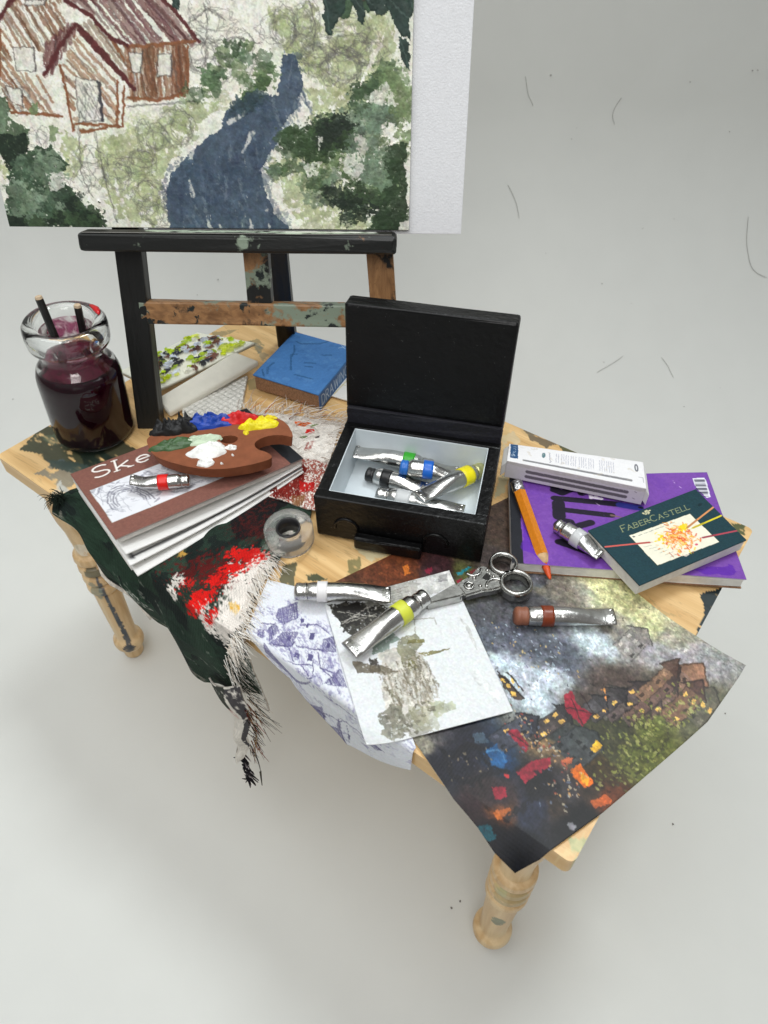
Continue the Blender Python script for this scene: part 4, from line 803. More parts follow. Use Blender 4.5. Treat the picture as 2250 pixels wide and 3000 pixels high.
# ================================================================ black box with white inside
BO = np.array((0.6211,0.2107,0.6694)); BX = np.array((0.9136,0.4066,0)); BY = np.array((-0.4066,0.9136,0)); BZ = np.array([0, 0, 1.0]); BW, BD, BH = 0.2755, 0.20222, 0.09562
def BP(x, y, z): return BO+BX*x+BY*y+BZ*z
def make_box():
    t = thing('paint_box', 'black painted wooden box standing open with a white inside', 'box', tuple(BP(BW/2, BD/2, .006)))
    fh = lambda n, a, b, c, m, par=t, **k: frame_hexa(n, BO, BX, BY, BZ, a, b, c, m, par, **dict(dict(bev=.0028, wob=.0005, sub=2), **k))
    wt, fl = .0195, .012; z0 = .006
    fh('bottom', (.004, BW-.004), (.004, BD-.004), (z0, z0+fl), MAT['black'])
    fh('front_wall', (0, BW), (0, wt), (z0+.001, BH), MAT['black'], seed=2); fh('back_wall', (0, BW), (BD-wt, BD), (z0+.001, BH), MAT['black'], seed=3)
    fh('side_wall', (0, wt), (wt-.001, BD-wt+.001), (z0+.0015, BH-.0005), MAT['black'], seed=4); fh('side_wall', (BW-wt, BW), (wt-.001, BD-wt+.001), (z0+.0015, BH-.0005), MAT['black'], seed=5)
    # thin white paint skin on the inside faces
    k = .0016; zi = z0+fl
    ln = lambda a, b, c: fh('white_lining', a, b, c, MAT['liner'], bev=.0006, wob=.0002)
    ln((wt, BW-wt), (wt, BD-wt), (zi, zi+k)); ln((wt, BW-wt), (wt, wt+k), (zi+k, BH-.002)); ln((wt, BW-wt), (BD-wt-k, BD-wt), (zi+k, BH-.002))
    ln((wt, wt+k), (wt+k, BD-wt-k), (zi+k, BH-.002)); ln((BW-wt-k, BW-wt), (wt+k, BD-wt-k), (zi+k, BH-.002))
    b = math.radians(5); LU = BZ*math.cos(b)+BY*math.sin(b); LN = np.cross(BX, LU)
    if LN @ BY < 0: LN = -LN
    hinge = BP(0, BD-.002, BH+.004)
    frame_hexa('hinge', hinge, BX, LN, LU, (.002, BW-.002), (-.004, .014), (-.006, .026), simple('hinge_cloth', (16, 16, 26), .7, 0, .5, 220, .8, 200), t, bev=.001, wob=.0012, sub=3)
    ld = frame_hexa('lid', hinge, BX, LN, LU, (-.001, BW-.001), (.002, .036), (.020, .214), MAT['black'], t, bev=.005, seg=3, wob=.0006, sub=2)
    # handle and two catches on the front
    fh('handle', (.068, .180), (-.017, -.001), (.006, .031), MAT['black'], bev=.004, seg=3)
    for x in (.052, .200):
        pts = [BP(x+.019*math.cos(a), -.0008, .036+.019*math.sin(a)) for a in np.linspace(-.25, math.pi+.25, 12)]
        pipe('catch', pts, .0028, MAT['black'], t, 6)
make_box()

# ================================================================ paint tubes
def tube(label, p0, p1, rgb, band=(.26, .42), r=.0165, cap=None, capw=.85, flat=1.05, seed=1, bend=0.0, roll=0.0, matte=False, kink=0.0, end_lift=0.0, bandr=.35):
    p0, p1 = np.array(p0, float), np.array(p1, float)          # p0: cap end, p1: crimped end, both at the height of the surface beneath
    d = p1-p0; L = np.linalg.norm(d); d /= L; side = np.cross((0, 0, 1.0), d); side /= np.linalg.norm(side); up = np.cross(d, side)
    t = thing('paint_tube', label, 'paint tube', tuple((p0+p1)/2), 'silver paint tubes on the table and in the box')
    g = vnoise(60, 60, 9, seed, 3)-.5; sm = lambda a, b, x: (lambda q: q*q*(3-2*q))(min(max((x-a)/(b-a), 0), 1)); n = 26
    def section(s, infl=0.0):
        cs = capw*r
        if s < .15: rr = cs*(1-.35*max(0, 1-s/.02))*(1+.03*math.sin(s*220))
        else: rr = cs+(r-cs)*sm(.15, .20, s)
        k = sm(.48, .97, s); hh = rr*(1-k)+.0032*k; ww = rr*(1-k)+flat*r*k
        if s > .93: hh += .0012
        lift = end_lift*sm(.4, 1, s); off = bend*math.sin(s*math.pi)+kink*sm(.72, 1, s)
        c = p0+d*L*s+up*(rr*.5+r*.5+lift)+side*off; ring = []
        for i in range(n):
            a = 2*math.pi*i/n+roll*k; cr = 1+.09*(g[int(s*58), int(29+28*math.sin(a))])*(.4+sm(.4, .9, s))*(1 if s > .2 else .3)
            ring.append(c+side*((ww+infl)*math.cos(a)*cr)+up*((hh+infl)*math.sin(a)*cr))
        return ring
    def loft(name, ss, mat, infl=0.0, caps=True, par=t):
        V, F = [], []
        for s in ss: V += section(s, infl)
        for j in range(len(ss)-1):
            for i in range(n): F.append((j*n+i, j*n+(i+1) % n, (j+1)*n+(i+1) % n, (j+1)*n+i))
        if caps: F += [tuple(range(n))[::-1], tuple((len(ss)-1)*n+i for i in range(n))]
        o = mesh(name, np.array(V), F, mat, par, True); return o
    loft('tube_body', list(np.linspace(.14, 1, 44)), MAT['silver'])
    loft('cap', [0, .006, .02, .04, .06, .08, .1, .12, .139], MAT['silver'] if cap is None else cap)
    if rgb is not None:
        loft('label_band', list(np.linspace(band[0], band[1], 6)), simple('tube_label', rgb, bandr, 0, .06, 60, .15), .0012, True)
    for k in (-.6, 0, .6):                                     # crimp dimples
        c = np.mean(section(.965), 0)+side*flat*r*k+up*.0045
        V = [c+side*(.0022*math.cos(a))+d*(.0032*math.sin(a)) for a in np.linspace(0, 6.28, 9)[:-1]]+[c+up*.0018]
        mesh('crimp', np.array(V), [(i, (i+1) % 8, 8) for i in range(8)], MAT['silver'], t, True)
    return t
bp = lambda x, y, z: tuple(BP(x, y, z))
blackcap = simple('black_cap', (22, 22, 23), .35); yelcap = simple('yellow_cap', (196, 188, 60), .4); clr = (206, 208, 208)
brncap = simple('brown_cap', (138, 86, 64), .5)
dn3 = lambda q, r_: (q[0][0], q[0][1], q[0][2]-r_)              # tube axis end -> contact height
tube('silver paint tube with a green label at the back of the box', dn3([(0.7021,0.4328,0.7134)], .014), dn3([(0.5706,0.3733,0.7214)], .0148), (52, 176, 40), (.24, .38), .0150, seed=3, flat=1.15)
tube('silver paint tube with a black label and black cap in the box', dn3([(0.6133,0.3536,0.7054)], .0142), dn3([(0.7218,0.3869,0.7054)], .0148), (20, 20, 21), (.27, .42), .0148, blackcap, seed=5)
tube('silver paint tube with a blue label lying on others in the box', dn3([(0.6653,0.3824,0.7294)], .0148), dn3([(0.7532,0.4324,0.7254)], .0148), (26, 104, 206), (.40, .57), .0152, simple('blue_cap', (40, 110, 196), .35), seed=7)
tube('silver paint tube with a bright yellow label, aslant in the box', dn3([(0.7753,0.4775,0.7154)], .0150), dn3([(0.7375,0.3338,0.7334)], .0148), (240, 226, 22), (.22, .36), .0158, simple('silver_yellow_cap', (206, 204, 150), .3, .8), seed=9)
tube('silver paint tube with a plain silver label by the box front wall', dn3([(0.6587,0.3235,0.7054)], .0142), dn3([(0.8018,0.3786,0.7054)], .0148), (196, 198, 198), (.24, .40), .0150, seed=11)

# ================================================================ rags
def inside(WX, WY, pts):
    P = np.array([(p[0], p[1]) for p in pts]); ins = np.zeros(WX.shape, bool)
    for i in range(len(P)):
        (ax, ay), (bx, by) = P[i], P[(i+1) % len(P)]
        if ay == by: continue
        ins ^= ((ay > WY) != (by > WY)) & (WX < (bx-ax)*(WY-ay)/(by-ay)+ax)
    return ins
def make_cloth():
    t = thing('paint_rag', 'dark green and red paint-soaked rag hanging over the table edge', 'rag', (.45, .03, H))
    Z = H+.0065
    rows = [(0.0, [(.215, .075, Z), (.30, .15, Z), (.38, .225, Z), (.45, .30, Z), (.515, .335, Z)]),
            (.30, [(.207, .035, Z), (.31, .075, Z), (.42, .125, Z), (.51, .175, Z), (.585, .235, Z)]),
            (.55, [(.197, .008, Z), (.31, .008, Z), (.43, .008, Z), (.545, .008, Z), (.622, .075, Z)]),
            (.60, [(.196, -.002, Z+.002), (.315, -.004, Z+.002), (.436, -.004, Z+.002), (.553, -.004, Z+.002), (.655, .008, Z)]),
            (.64, [(.200, -.012, Z-.004), (.318, -.016, Z-.004), (.438, -.018, Z-.004), (.556, -.017, Z-.004), (.666, -.012, Z-.004)]),
            (.80, [(.214, -.026, Z-.010), (.325, -.034, Z-.030), (.440, -.040, Z-.075), (.556, -.036, Z-.095), (.690, -.026, Z-.06)]),
            (1.0, [(.231, -.022, Z-.016), (.332, -.024, Z-.070), (.434, -.026, Z-.160), (.548, -.024, Z-.225), (.712, -.026, Z-.150)])]
    ts = np.array([r[0] for r in rows])
    def fn(S, T):
        P = np.stack([poly_at(r[1], S) for r in rows], 0); out = np.zeros(S.shape+(3,))
        k = np.clip(np.searchsorted(ts, T, side='right')-1, 0, len(ts)-2); u = (T-ts[k])/(ts[k+1]-ts[k])
        I, J = np.indices(S.shape); out = P[k, I, J]*(1-u)[..., None]+P[k+1, I, J]*u[..., None]
        h = np.clip((T-.62)/.38, 0, 1)
        out[..., 1] -= h*(.010*np.sin(S*15+T*4)+.006*np.sin(S*31+1))-.004*h      # hanging folds
        out[..., 2] += np.where(T < .6, .002*(np.sin(S*19+T*9)*np.sin(T*14)+1)*np.clip(T*4, 0, 1), 0)
        return out
    fn = wave(fn, .0022, .16, 77)
    c = Canvas(300, 300, (34, 48, 40), .25, 501); S, T = np.meshgrid(np.linspace(0, 1, 300), np.linspace(0, 1, 300)); P = fn(S, T); r = random.Random(6)
    WX, WY = P[..., 0], np.where(T < .62, P[..., 1], P[..., 2]-H-.006)
    n1 = lambda cell, sd: vnoise(300, 300, cell, sd, 3)
    def wp(pts, col, a=1.0, rough=.008, dry=0.0, var=.15, cell=16, dcell=3):
        m = inside(WX+(n1(cell, c.ns())-.5)*3*rough, WY+(n1(cell, c.ns())-.5)*3*rough, pts).astype(float)
        if dry: m *= np.clip((n1(dcell, c.ns())-dry)*8+.5, 0, 1)
        c.put(m, col, a, var)
    c.put((n1(40, 9) > .5).astype(float), (40, 58, 46), .7, .25); c.put((n1(26, 19) > .62).astype(float), (20, 26, 26), .7, .2)
    wp([(0.2281,0.0357,0.6694),(0.3582,-0.002,0.6694),(0.4623,-0.0013,0.6694),(0.4863,-0.0459,0.6694),(0.2765,-0.0164,0.6694)], (36, 54, 42), .8, .01, .2)
    wp([(0.421,0.1823,0.6694),(0.4513,0.2665,0.6694),(0.5322,0.2343,0.6694),(0.5519,0.1571,0.6694),(0.5201,0.1211,0.6694)], (20, 18, 20), .9, .012)
    wp([(0.4639,0.176,0.6694),(0.5035,0.2385,0.6694),(0.5547,0.1592,0.6694),(0.5523,0.1226,0.6694)], (92, 30, 26), .55, .012, .5)
    red, wht = (204, 26, 22), (222, 214, 206)
    def splat(p, rx, ry, ang, col, a=1.0, core=.2, dcell=(2, 4), var=.15):       # dry-brushed patch: dense core, broken edge
        ca, sa = math.cos(ang), math.sin(ang); x, y = WX-p[0], WY-p[1]; d = np.hypot((x*ca+y*sa)/rx, (-x*sa+y*ca)/ry)
        d = d*(.75+.5*n1(14, c.ns())); c.put(np.clip((n1(dcell, c.ns())-(core+.5*np.clip(d, 0, 3)**1.6))*7+.5, 0, 1), col, a, var)
    T0 = lambda q: q[0]
    splat(T0([(0.5479,0.053,0.6694)]), .11, .055, .5, (92, 20, 20), .85, .34, 3); splat(T0([(0.5287,0.1513,0.6694)]), .07, .05, .6, (78, 22, 22), .6, .45, 2)
    for q, rx, ry in (([(0.6059,0.0552,0.6694)], .050, .030), ([(0.63,0.0139,0.6694)], .050, .028), ([(0.5944,0.0991,0.6694)], .042, .026), ([(0.6343,-0.0159,0.6694)], .045, .020), ([(0.5954,-0.0172,0.6694)], .04, .012)): splat(T0(q), rx, ry, -.6, wht, .97, .14, (2, 3))
    splat(T0([(0.5141,0.0009,0.6694)]), .030, .016, -.9, wht, .9, .34, 3); splat(T0([(0.4749,0.0439,0.6694)]), .010, .012, 1, (200, 150, 70), .85, .3, 3); splat(T0([(0.6446,-0.0174,0.6694)]), .02, .012, -.6, (40, 40, 36), .9, .35, 3)
    splat(T0([(0.5627,0.1051,0.6694)]), .034, .019, .7, red, 1, .08, (2, 3)); splat(T0([(0.5658,0.072,0.6694)]), .028, .015, .9, red, 1, .22, (2, 3)); splat(T0([(0.5634,0.0384,0.6694)]), .024, .014, 1.0, red, 1, .16, (2, 3)); splat(T0([(0.5683,0.0013,0.6694)]), .028, .017, 1.0, red, 1, .18, (2, 3)); splat(T0([(0.6,-0.0089,0.6694)]), .020, .014, 1.0, red, .9, .3, (2, 3)); splat(T0([(0.5302,0.008,0.6694)]), .016, .024, 1.2, red, .8, .36, 2)
    splat(T0([(0.6217,0.0198,0.6694)]), .007, .014, 1.3, (216, 160, 40), .95, .12, 2)
    m = np.clip((n1((2, 9), 61)-.42)*9, 0, 1)*np.clip((S-.88)*11, 0, 1)*(T > .30)*(T < .64); c.put(m, wht, .9)
    for k in range(30):                                                      # pale scuffs on the hanging part
        x, z = r.uniform(.3, .66), r.uniform(-.2, -.01); wp([(x, z), (x+.012, z-.006), (x+.022, z-.018), (x+.006, z-.012)], (150, 150, 140), .5, .006, .55)
    wp([(.395, -.055), (.425, -.06), (.452, -.1), (.430, -.1)], (190, 190, 182), .8, .008, .48)
    wp([(.225, -.016), (.30, -.045), (.36, -.09), (.45, -.165), (.56, -.228), (.56, -.215), (.45, -.150), (.35, -.078), (.29, -.035), (.225, -.006)], (150, 140, 130), .6, .004, .5)
    wp([(.60, .006), (.70, -.02), (.74, -.2), (.69, -.2), (.64, -.06)], wht, .75, .01, .46)
    weave = np.sin(np.arange(300)*2.1)[None]*np.sin(np.arange(300)*2.1)[:, None]; c.c *= (1+.10*weave)[..., None]
    sheet('cloth', c, fn, MAT['cloth'], t, .003, (170, 160, 150))
    # frayed threads
    sp = []; wh = [(240, 236, 228), (228, 220, 208), (214, 202, 188), (244, 240, 234)]
    edge = [np.array(q) for q in [(0.6017,0.1261,0.6774),(0.6047,0.104,0.6774),(0.6183,0.067,0.6774),(0.6319,0.0421,0.6774),(0.6477,0.0153,0.6774),(0.6599,0.0011,0.6774),(0.6672,-0.0208,0.6774)]]+[np.array(q) for q in [(0.6462,-0.02,0.6247),(0.6306,-0.02,0.575),(0.6348,-0.02,0.5298)]]
    for k in range(330):
        u = r.random(); p = poly_at(edge, np.array([u]))[0]; p = p+np.array([r.uniform(-.012, .004), r.uniform(-.008, .008), 0]); L = r.uniform(.014, .040); a = -.10+r.uniform(-.5, .4)
        dz = -r.uniform(.0, .012) if u < .68 else -r.uniform(.008, .035)
        col = r.choice(wh) if r.random() > .12 else (40, 40, 34); e = p+np.array([math.cos(a)*L, math.sin(a)*L, dz+r.uniform(0, .004)]); e[2] = max(e[2], H+.004) if (e[1] > .004) else e[2]
        sp.append((p, (p+e)/2+np.array([0, 0, r.uniform(0, .008)]), e, r.uniform(.0005, .0009), col, col))
    for k in range(110):                                                    # dark knot at the left corner
        p = np.array((0.2105,-0.0035,0.6794))+np.array([r.uniform(-.012, .012), r.uniform(-.010, .010), r.uniform(0, .006)]); e = p+np.array([r.uniform(-.02, .02), r.uniform(-.02, .012), r.uniform(-.012, .012)])
        sp.append((p, (p+e)/2+np.array([0, 0, .012]), e, .0009, (24, 32, 26), (30, 42, 34)))
    hem = [(0.6433,-0.03,0.6057),(0.6532,-0.03,0.5678),(0.6638,-0.03,0.5413),(0.6805,-0.03,0.5204),(0.6784,-0.03,0.4708)]
    for k in range(45):
        p = poly_at(hem, np.array([r.random()]))[0]; a = r.uniform(-.7, .15); L = r.uniform(.02, .06); e = p+np.array([math.cos(a)*L, r.uniform(-.01, .01), math.sin(a)*L])
        col = r.choice([(34, 40, 32), (30, 28, 26), (200, 190, 178), (70, 26, 24), (40, 48, 38)]); sp.append((p, (p+e)/2+np.array([0, 0, .006]), e, .0006, col, col))
    threads('fringe', sp, MAT['thread'], t)['label'] = 'frayed cream threads along the torn edge'
    hp = fn(np.linspace(0.0, .42, 24)[None], np.full((1, 24), 1.0))[0]+np.array([0, -.001, 0]); pipe('hem', hp, [.003+.0016*abs(math.sin(i*1.7)) for i in range(24)], simple('pale_hem', (206, 198, 186), .9, 0, .3, 120, .6, 150, spec=.1), t, 6)['label'] = 'pale rolled hem'
    # twisted tail hanging below the hem
    left = [(0.5673,-0.03,0.4854),(0.5832,-0.03,0.4632),(0.5966,-0.03,0.4357),(0.6061,-0.03,0.4094),(0.6033,-0.03,0.3612),(0.5912,-0.03,0.2941),(0.5804,-0.03,0.2242),(0.5836,-0.03,0.2068)]; right = [(0.6654,-0.036,0.5678),(0.6701,-0.036,0.5369),(0.6789,-0.036,0.5113),(0.6699,-0.036,0.4644),(0.6542,-0.036,0.3981),(0.6382,-0.036,0.3318),(0.6296,-0.036,0.2964),(0.6154,-0.036,0.2578)]
    c = Canvas(40, 130, (218, 212, 202), .1, 520); c.poly([(.62, 0), (1, 0), (1, .9), (.8, .6), (.74, .3)], (46, 44, 48), .85, 60, .3); c.poly([(0, 0), (.6, 0), (.5, .2), (.1, .16)], (40, 44, 38), .9, 60, .2); c.poly([(.1, .2), (.6, .16), (.6, .3)], (196, 150, 146), .5, 60, .4)
    c.poly([(0, .62), (.3, .6), (.34, .85), (.06, .9)], (60, 48, 36), .85, 80, .42)
    def tf(S, T):
        P = poly_at(left, T)*(1-S[..., None])+poly_at(right, T)*S[..., None]; P = P.copy(); P[..., 1] -= .012*np.sin(S*math.pi)+.004*np.sin(T*14); return P
    sheet('tail', c, tf, MAT['cloth'], t, .003, (200, 190, 180))['label'] = 'twisted white strip hanging down from the rag'
    sp = []
    ctr = [(0.6769,-0.036,0.5365),(0.6776,-0.036,0.4897),(0.673,-0.036,0.4424),(0.6622,-0.036,0.385),(0.6486,-0.036,0.3204)]
    for k in range(75):
        u = r.random(); p = poly_at(ctr, np.array([u]))[0]+np.array([r.uniform(-.010, .006), r.uniform(-.006, .006), 0]); L = r.uniform(.02, .05); a = -1.45+r.uniform(-.2, .35)+(.7*(1-u) if r.random() < .35 else 0)
        e = p+np.array([math.cos(a)*L, r.uniform(-.01, .01), math.sin(a)*L]); col = r.choice([(60, 44, 30), (120, 96, 66), (160, 140, 104), (96, 34, 26), (36, 34, 30), (140, 60, 40), (30, 30, 30)]); sp.append((p, (p+e)/2+np.array([r.uniform(-.004, .008), 0, 0]), e, .0007, col, col))
    tip = [(0.6071,-0.034,0.2594),(0.6037,-0.034,0.2179),(0.6086,-0.034,0.1998),(0.6051,-0.034,0.1641),(0.5993,-0.034,0.1301)]
    for k in range(90):
        u = r.random(); p = poly_at(tip, np.array([u]))[0]+np.array([r.uniform(-.011, .011)*(1-.6*u), r.uniform(-.006, .006), 0]); a = r.uniform(-2.6, -.5); L = r.uniform(.008, .024); e = p+np.array([math.cos(a)*L, r.uniform(-.004, .004), math.sin(a)*L]); sp.append((p, (p+e)/2, e, .0022, (30, 28, 32), (38, 34, 40) if r.random() > .2 else (190, 184, 186)))
    q = [(0.6504,-0.034,0.3069),(0.6557,-0.034,0.2832),(0.6518,-0.034,0.2386),(0.6431,-0.034,0.165)]; sp.append((q[0], q[1], q[2], .0016, (70, 66, 58), (60, 58, 50))); sp.append((q[2], (np.array(q[2])+np.array(q[3]))/2, q[3], .0026, (60, 58, 50), (80, 76, 66)))
    q = [(0.6978,-0.034,0.4641),(0.7008,-0.034,0.4484),(0.7088,-0.034,0.4448),(0.7092,-0.034,0.43)]; sp.append((q[0], q[1], q[3], .0008, (90, 84, 74), (90, 84, 74)))
    threads('tail_threads', sp, MAT['thread'], t)['label'] = 'dark brown and red threads unravelling at the tail'
make_cloth()
def make_backrag():
    q = [np.array(p) for p in [(0.2773,0.3783,0.6764),(0.4591,0.4685,0.6774),(0.586,0.2456,0.6824),(0.4728,0.2185,0.6824)]]; t = thing('frayed_rag', 'frayed white rag with orange and red stains, between palette and box', 'rag', tuple((q[0]+q[2])/2))
    c = Canvas(170, 190, (226, 220, 212), .12, 550); r = random.Random(9)
    P = lambda pts, col, **k: c.poly(pts, col, **dict(dict(a=.9, rough=22, dry=.36, var=.15, dcell=(6, 2)), **k))
    P([(0, .45), (1, .5), (1, 1), (0, 1)], (140, 60, 48), a=.85, dry=.47, dcell=(2, 3)); P([(0, .42), (.55, .5), (.4, 1), (0, 1)], (104, 22, 18), a=.95, dry=.36, dcell=(3, 2), rough=70)
    P([(0.3052,0.5506),(0.494,0.4585),(0.6507,0.5038),(0.8,0.7723),(0.6361,0.9708),(0.2882,0.8653)], (110, 28, 22), a=.95, rough=50, dry=.3); P([(0.3547,0.5396),(0.5405,0.4983),(0.5042,0.7343),(0.3199,0.7871)], (74, 22, 20), a=.9, rough=40)
    P([(0.6777,0.7464),(0.8866,0.7442),(0.904,0.8305),(0.7165,0.8682)], (178, 26, 24), a=.95); P([(0.5934,0.9404),(0.8167,0.8756),(0.7718,0.9975),(0.6133,1.0267)], (120, 84, 50), a=.8)
    P([(0.6898,0.3296),(0.7926,0.2789),(0.7406,0.4072),(0.6822,0.4193)], (120, 40, 34), a=.6, dry=.45)
    for pts, col in (([(0.5734,-0.0462),(0.6634,-0.0679),(0.727,-0.0462),(0.6317,-0.0232)], (206, 110, 44)), ([(0.706,-0.0395),(0.8109,-0.0572),(0.8104,-0.0314),(0.7323,-0.02)], (196, 70, 50)), ([(0.5342,0.0868),(0.602,0.0672),(0.7169,0.0616),(0.6428,0.1205),(0.5549,0.1241)], (210, 96, 40)), ([(0.6982,0.0947),(0.7427,0.0711),(0.7827,0.0729),(0.7247,0.1044)], (104, 128, 70)), ([(0.6366,0.2122),(0.6644,0.1515),(0.7387,0.1353),(0.7601,0.1594),(0.7073,0.2019)], (210, 34, 26)), ([(0.6047,0.2628),(0.712,0.2307),(0.7,0.2709),(0.626,0.2831)], (110, 124, 84)), ([(0.3417,-0.1277),(0.4082,-0.1354),(0.4163,-0.1208),(0.3495,-0.1153)], (170, 70, 76)), ([(0.4572,-0.1024),(0.5134,-0.1001),(0.5059,-0.0921)], (40, 36, 38)), ([(0.4415,-0.0594),(0.4829,-0.0673),(0.4835,-0.0539)], (40, 36, 38)), ([(0.5551,-0.0716),(0.601,-0.0795),(0.5721,-0.0595)], (52, 48, 48)), ([(0.8066,-0.0467),(0.9466,-0.0568),(0.9538,-0.0169),(0.844,-0.0129)], (120, 96, 70)), ([(0.7666,0.2372),(0.8192,0.1999),(0.8173,0.2292),(0.7795,0.2578)], (40, 26, 26))): P(pts, col, rough=12, dry=.2, a=.95)
    c.c *= (1+.12*np.sin(np.arange(170)*1.9)[None]*np.sin(np.arange(190)*1.9)[:, None])[..., None]
    fn = wave(bil(q), .004, .14, 31); sheet('cloth', c, fn, MAT['cloth'], t, .003, (190, 180, 170))
    sp = []; wh = [(236, 230, 222), (226, 218, 208), (214, 204, 194), (240, 236, 230), (190, 172, 160)]
    e0 = [q[3]*.35+q[0]*.65, q[0], q[0]*.5+q[1]*.5, q[1], q[1]*.6+q[2]*.4]
    for k in range(240):
        u = r.random(); p = poly_at(e0, np.array([u]))[0]+np.array([r.uniform(-.02, .02), r.uniform(-.02, .02), .003]); L = r.uniform(.02, .05)
        a = math.radians(130) if u < .22 else (math.radians(95) if u < .55 else math.radians(45)); a += r.uniform(-.8, .8); e = p+np.array([math.cos(a)*L, math.sin(a)*L, r.uniform(-.004, .004)]); e[2] = max(e[2], H+.003)
        col = r.choice(wh) if r.random() > .09 else r.choice([(190, 80, 40), (60, 50, 46), (120, 60, 50)]); sp.append((p, (p+e)/2+np.array([0, 0, r.uniform(.003, .012)]), e, r.uniform(.0005, .001), col, col))
    for k in range(90):
        u, v = r.random(), r.random()*.55; p = fn(np.array([[u]]), np.array([[v]]))[0, 0]; a = math.radians(30)+r.uniform(-.9, .9); L = r.uniform(.015, .04); e = p+np.array([math.cos(a)*L, math.sin(a)*L, r.uniform(0, .004)])
        col = r.choice(wh); sp.append((p, (p+e)/2+np.array([0, 0, r.uniform(.004, .010)]), e, .0008, col, col))
    threads('fringe', sp, MAT['thread'], t)['label'] = 'loose cream threads'
make_backrag()

# ================================================================ roll of clear tape
def make_tape():
    ctr = np.array((0.597,0.1716,0.6774)); t = thing('tape_roll', 'small roll of clear tape lying beside the box', 'tape', tuple(ctr))
    ax = Matrix.Rotation(math.radians(7), 3, Vector((math.cos(.65), math.sin(.65), 0))); R0, R1, h = .0200, .0400, .034
    m = glass('clear_tape', (.93, .925, .90), .24, 1.2, .9, .4)
    lathe('tape', [(R0, .001), (R1-.002, .0), (R1, .003), (R1, h-.003), (R1-.002, h), (R0+.001, h-.001), (R0, h-.003)], m, ctr+np.array([0, 0, .004]), t, 56, ax, True)
    lathe('core', [(R0-.0002, .001), (R0-.0002, h+.0005), (R0-.0028, h+.0005), (R0-.0028, .001)], simple('dark_core', (36, 35, 37), .3, 0, .3, 80, .4), ctr+np.array([0, 0, .004]), t, 40, ax, True)
make_tape()

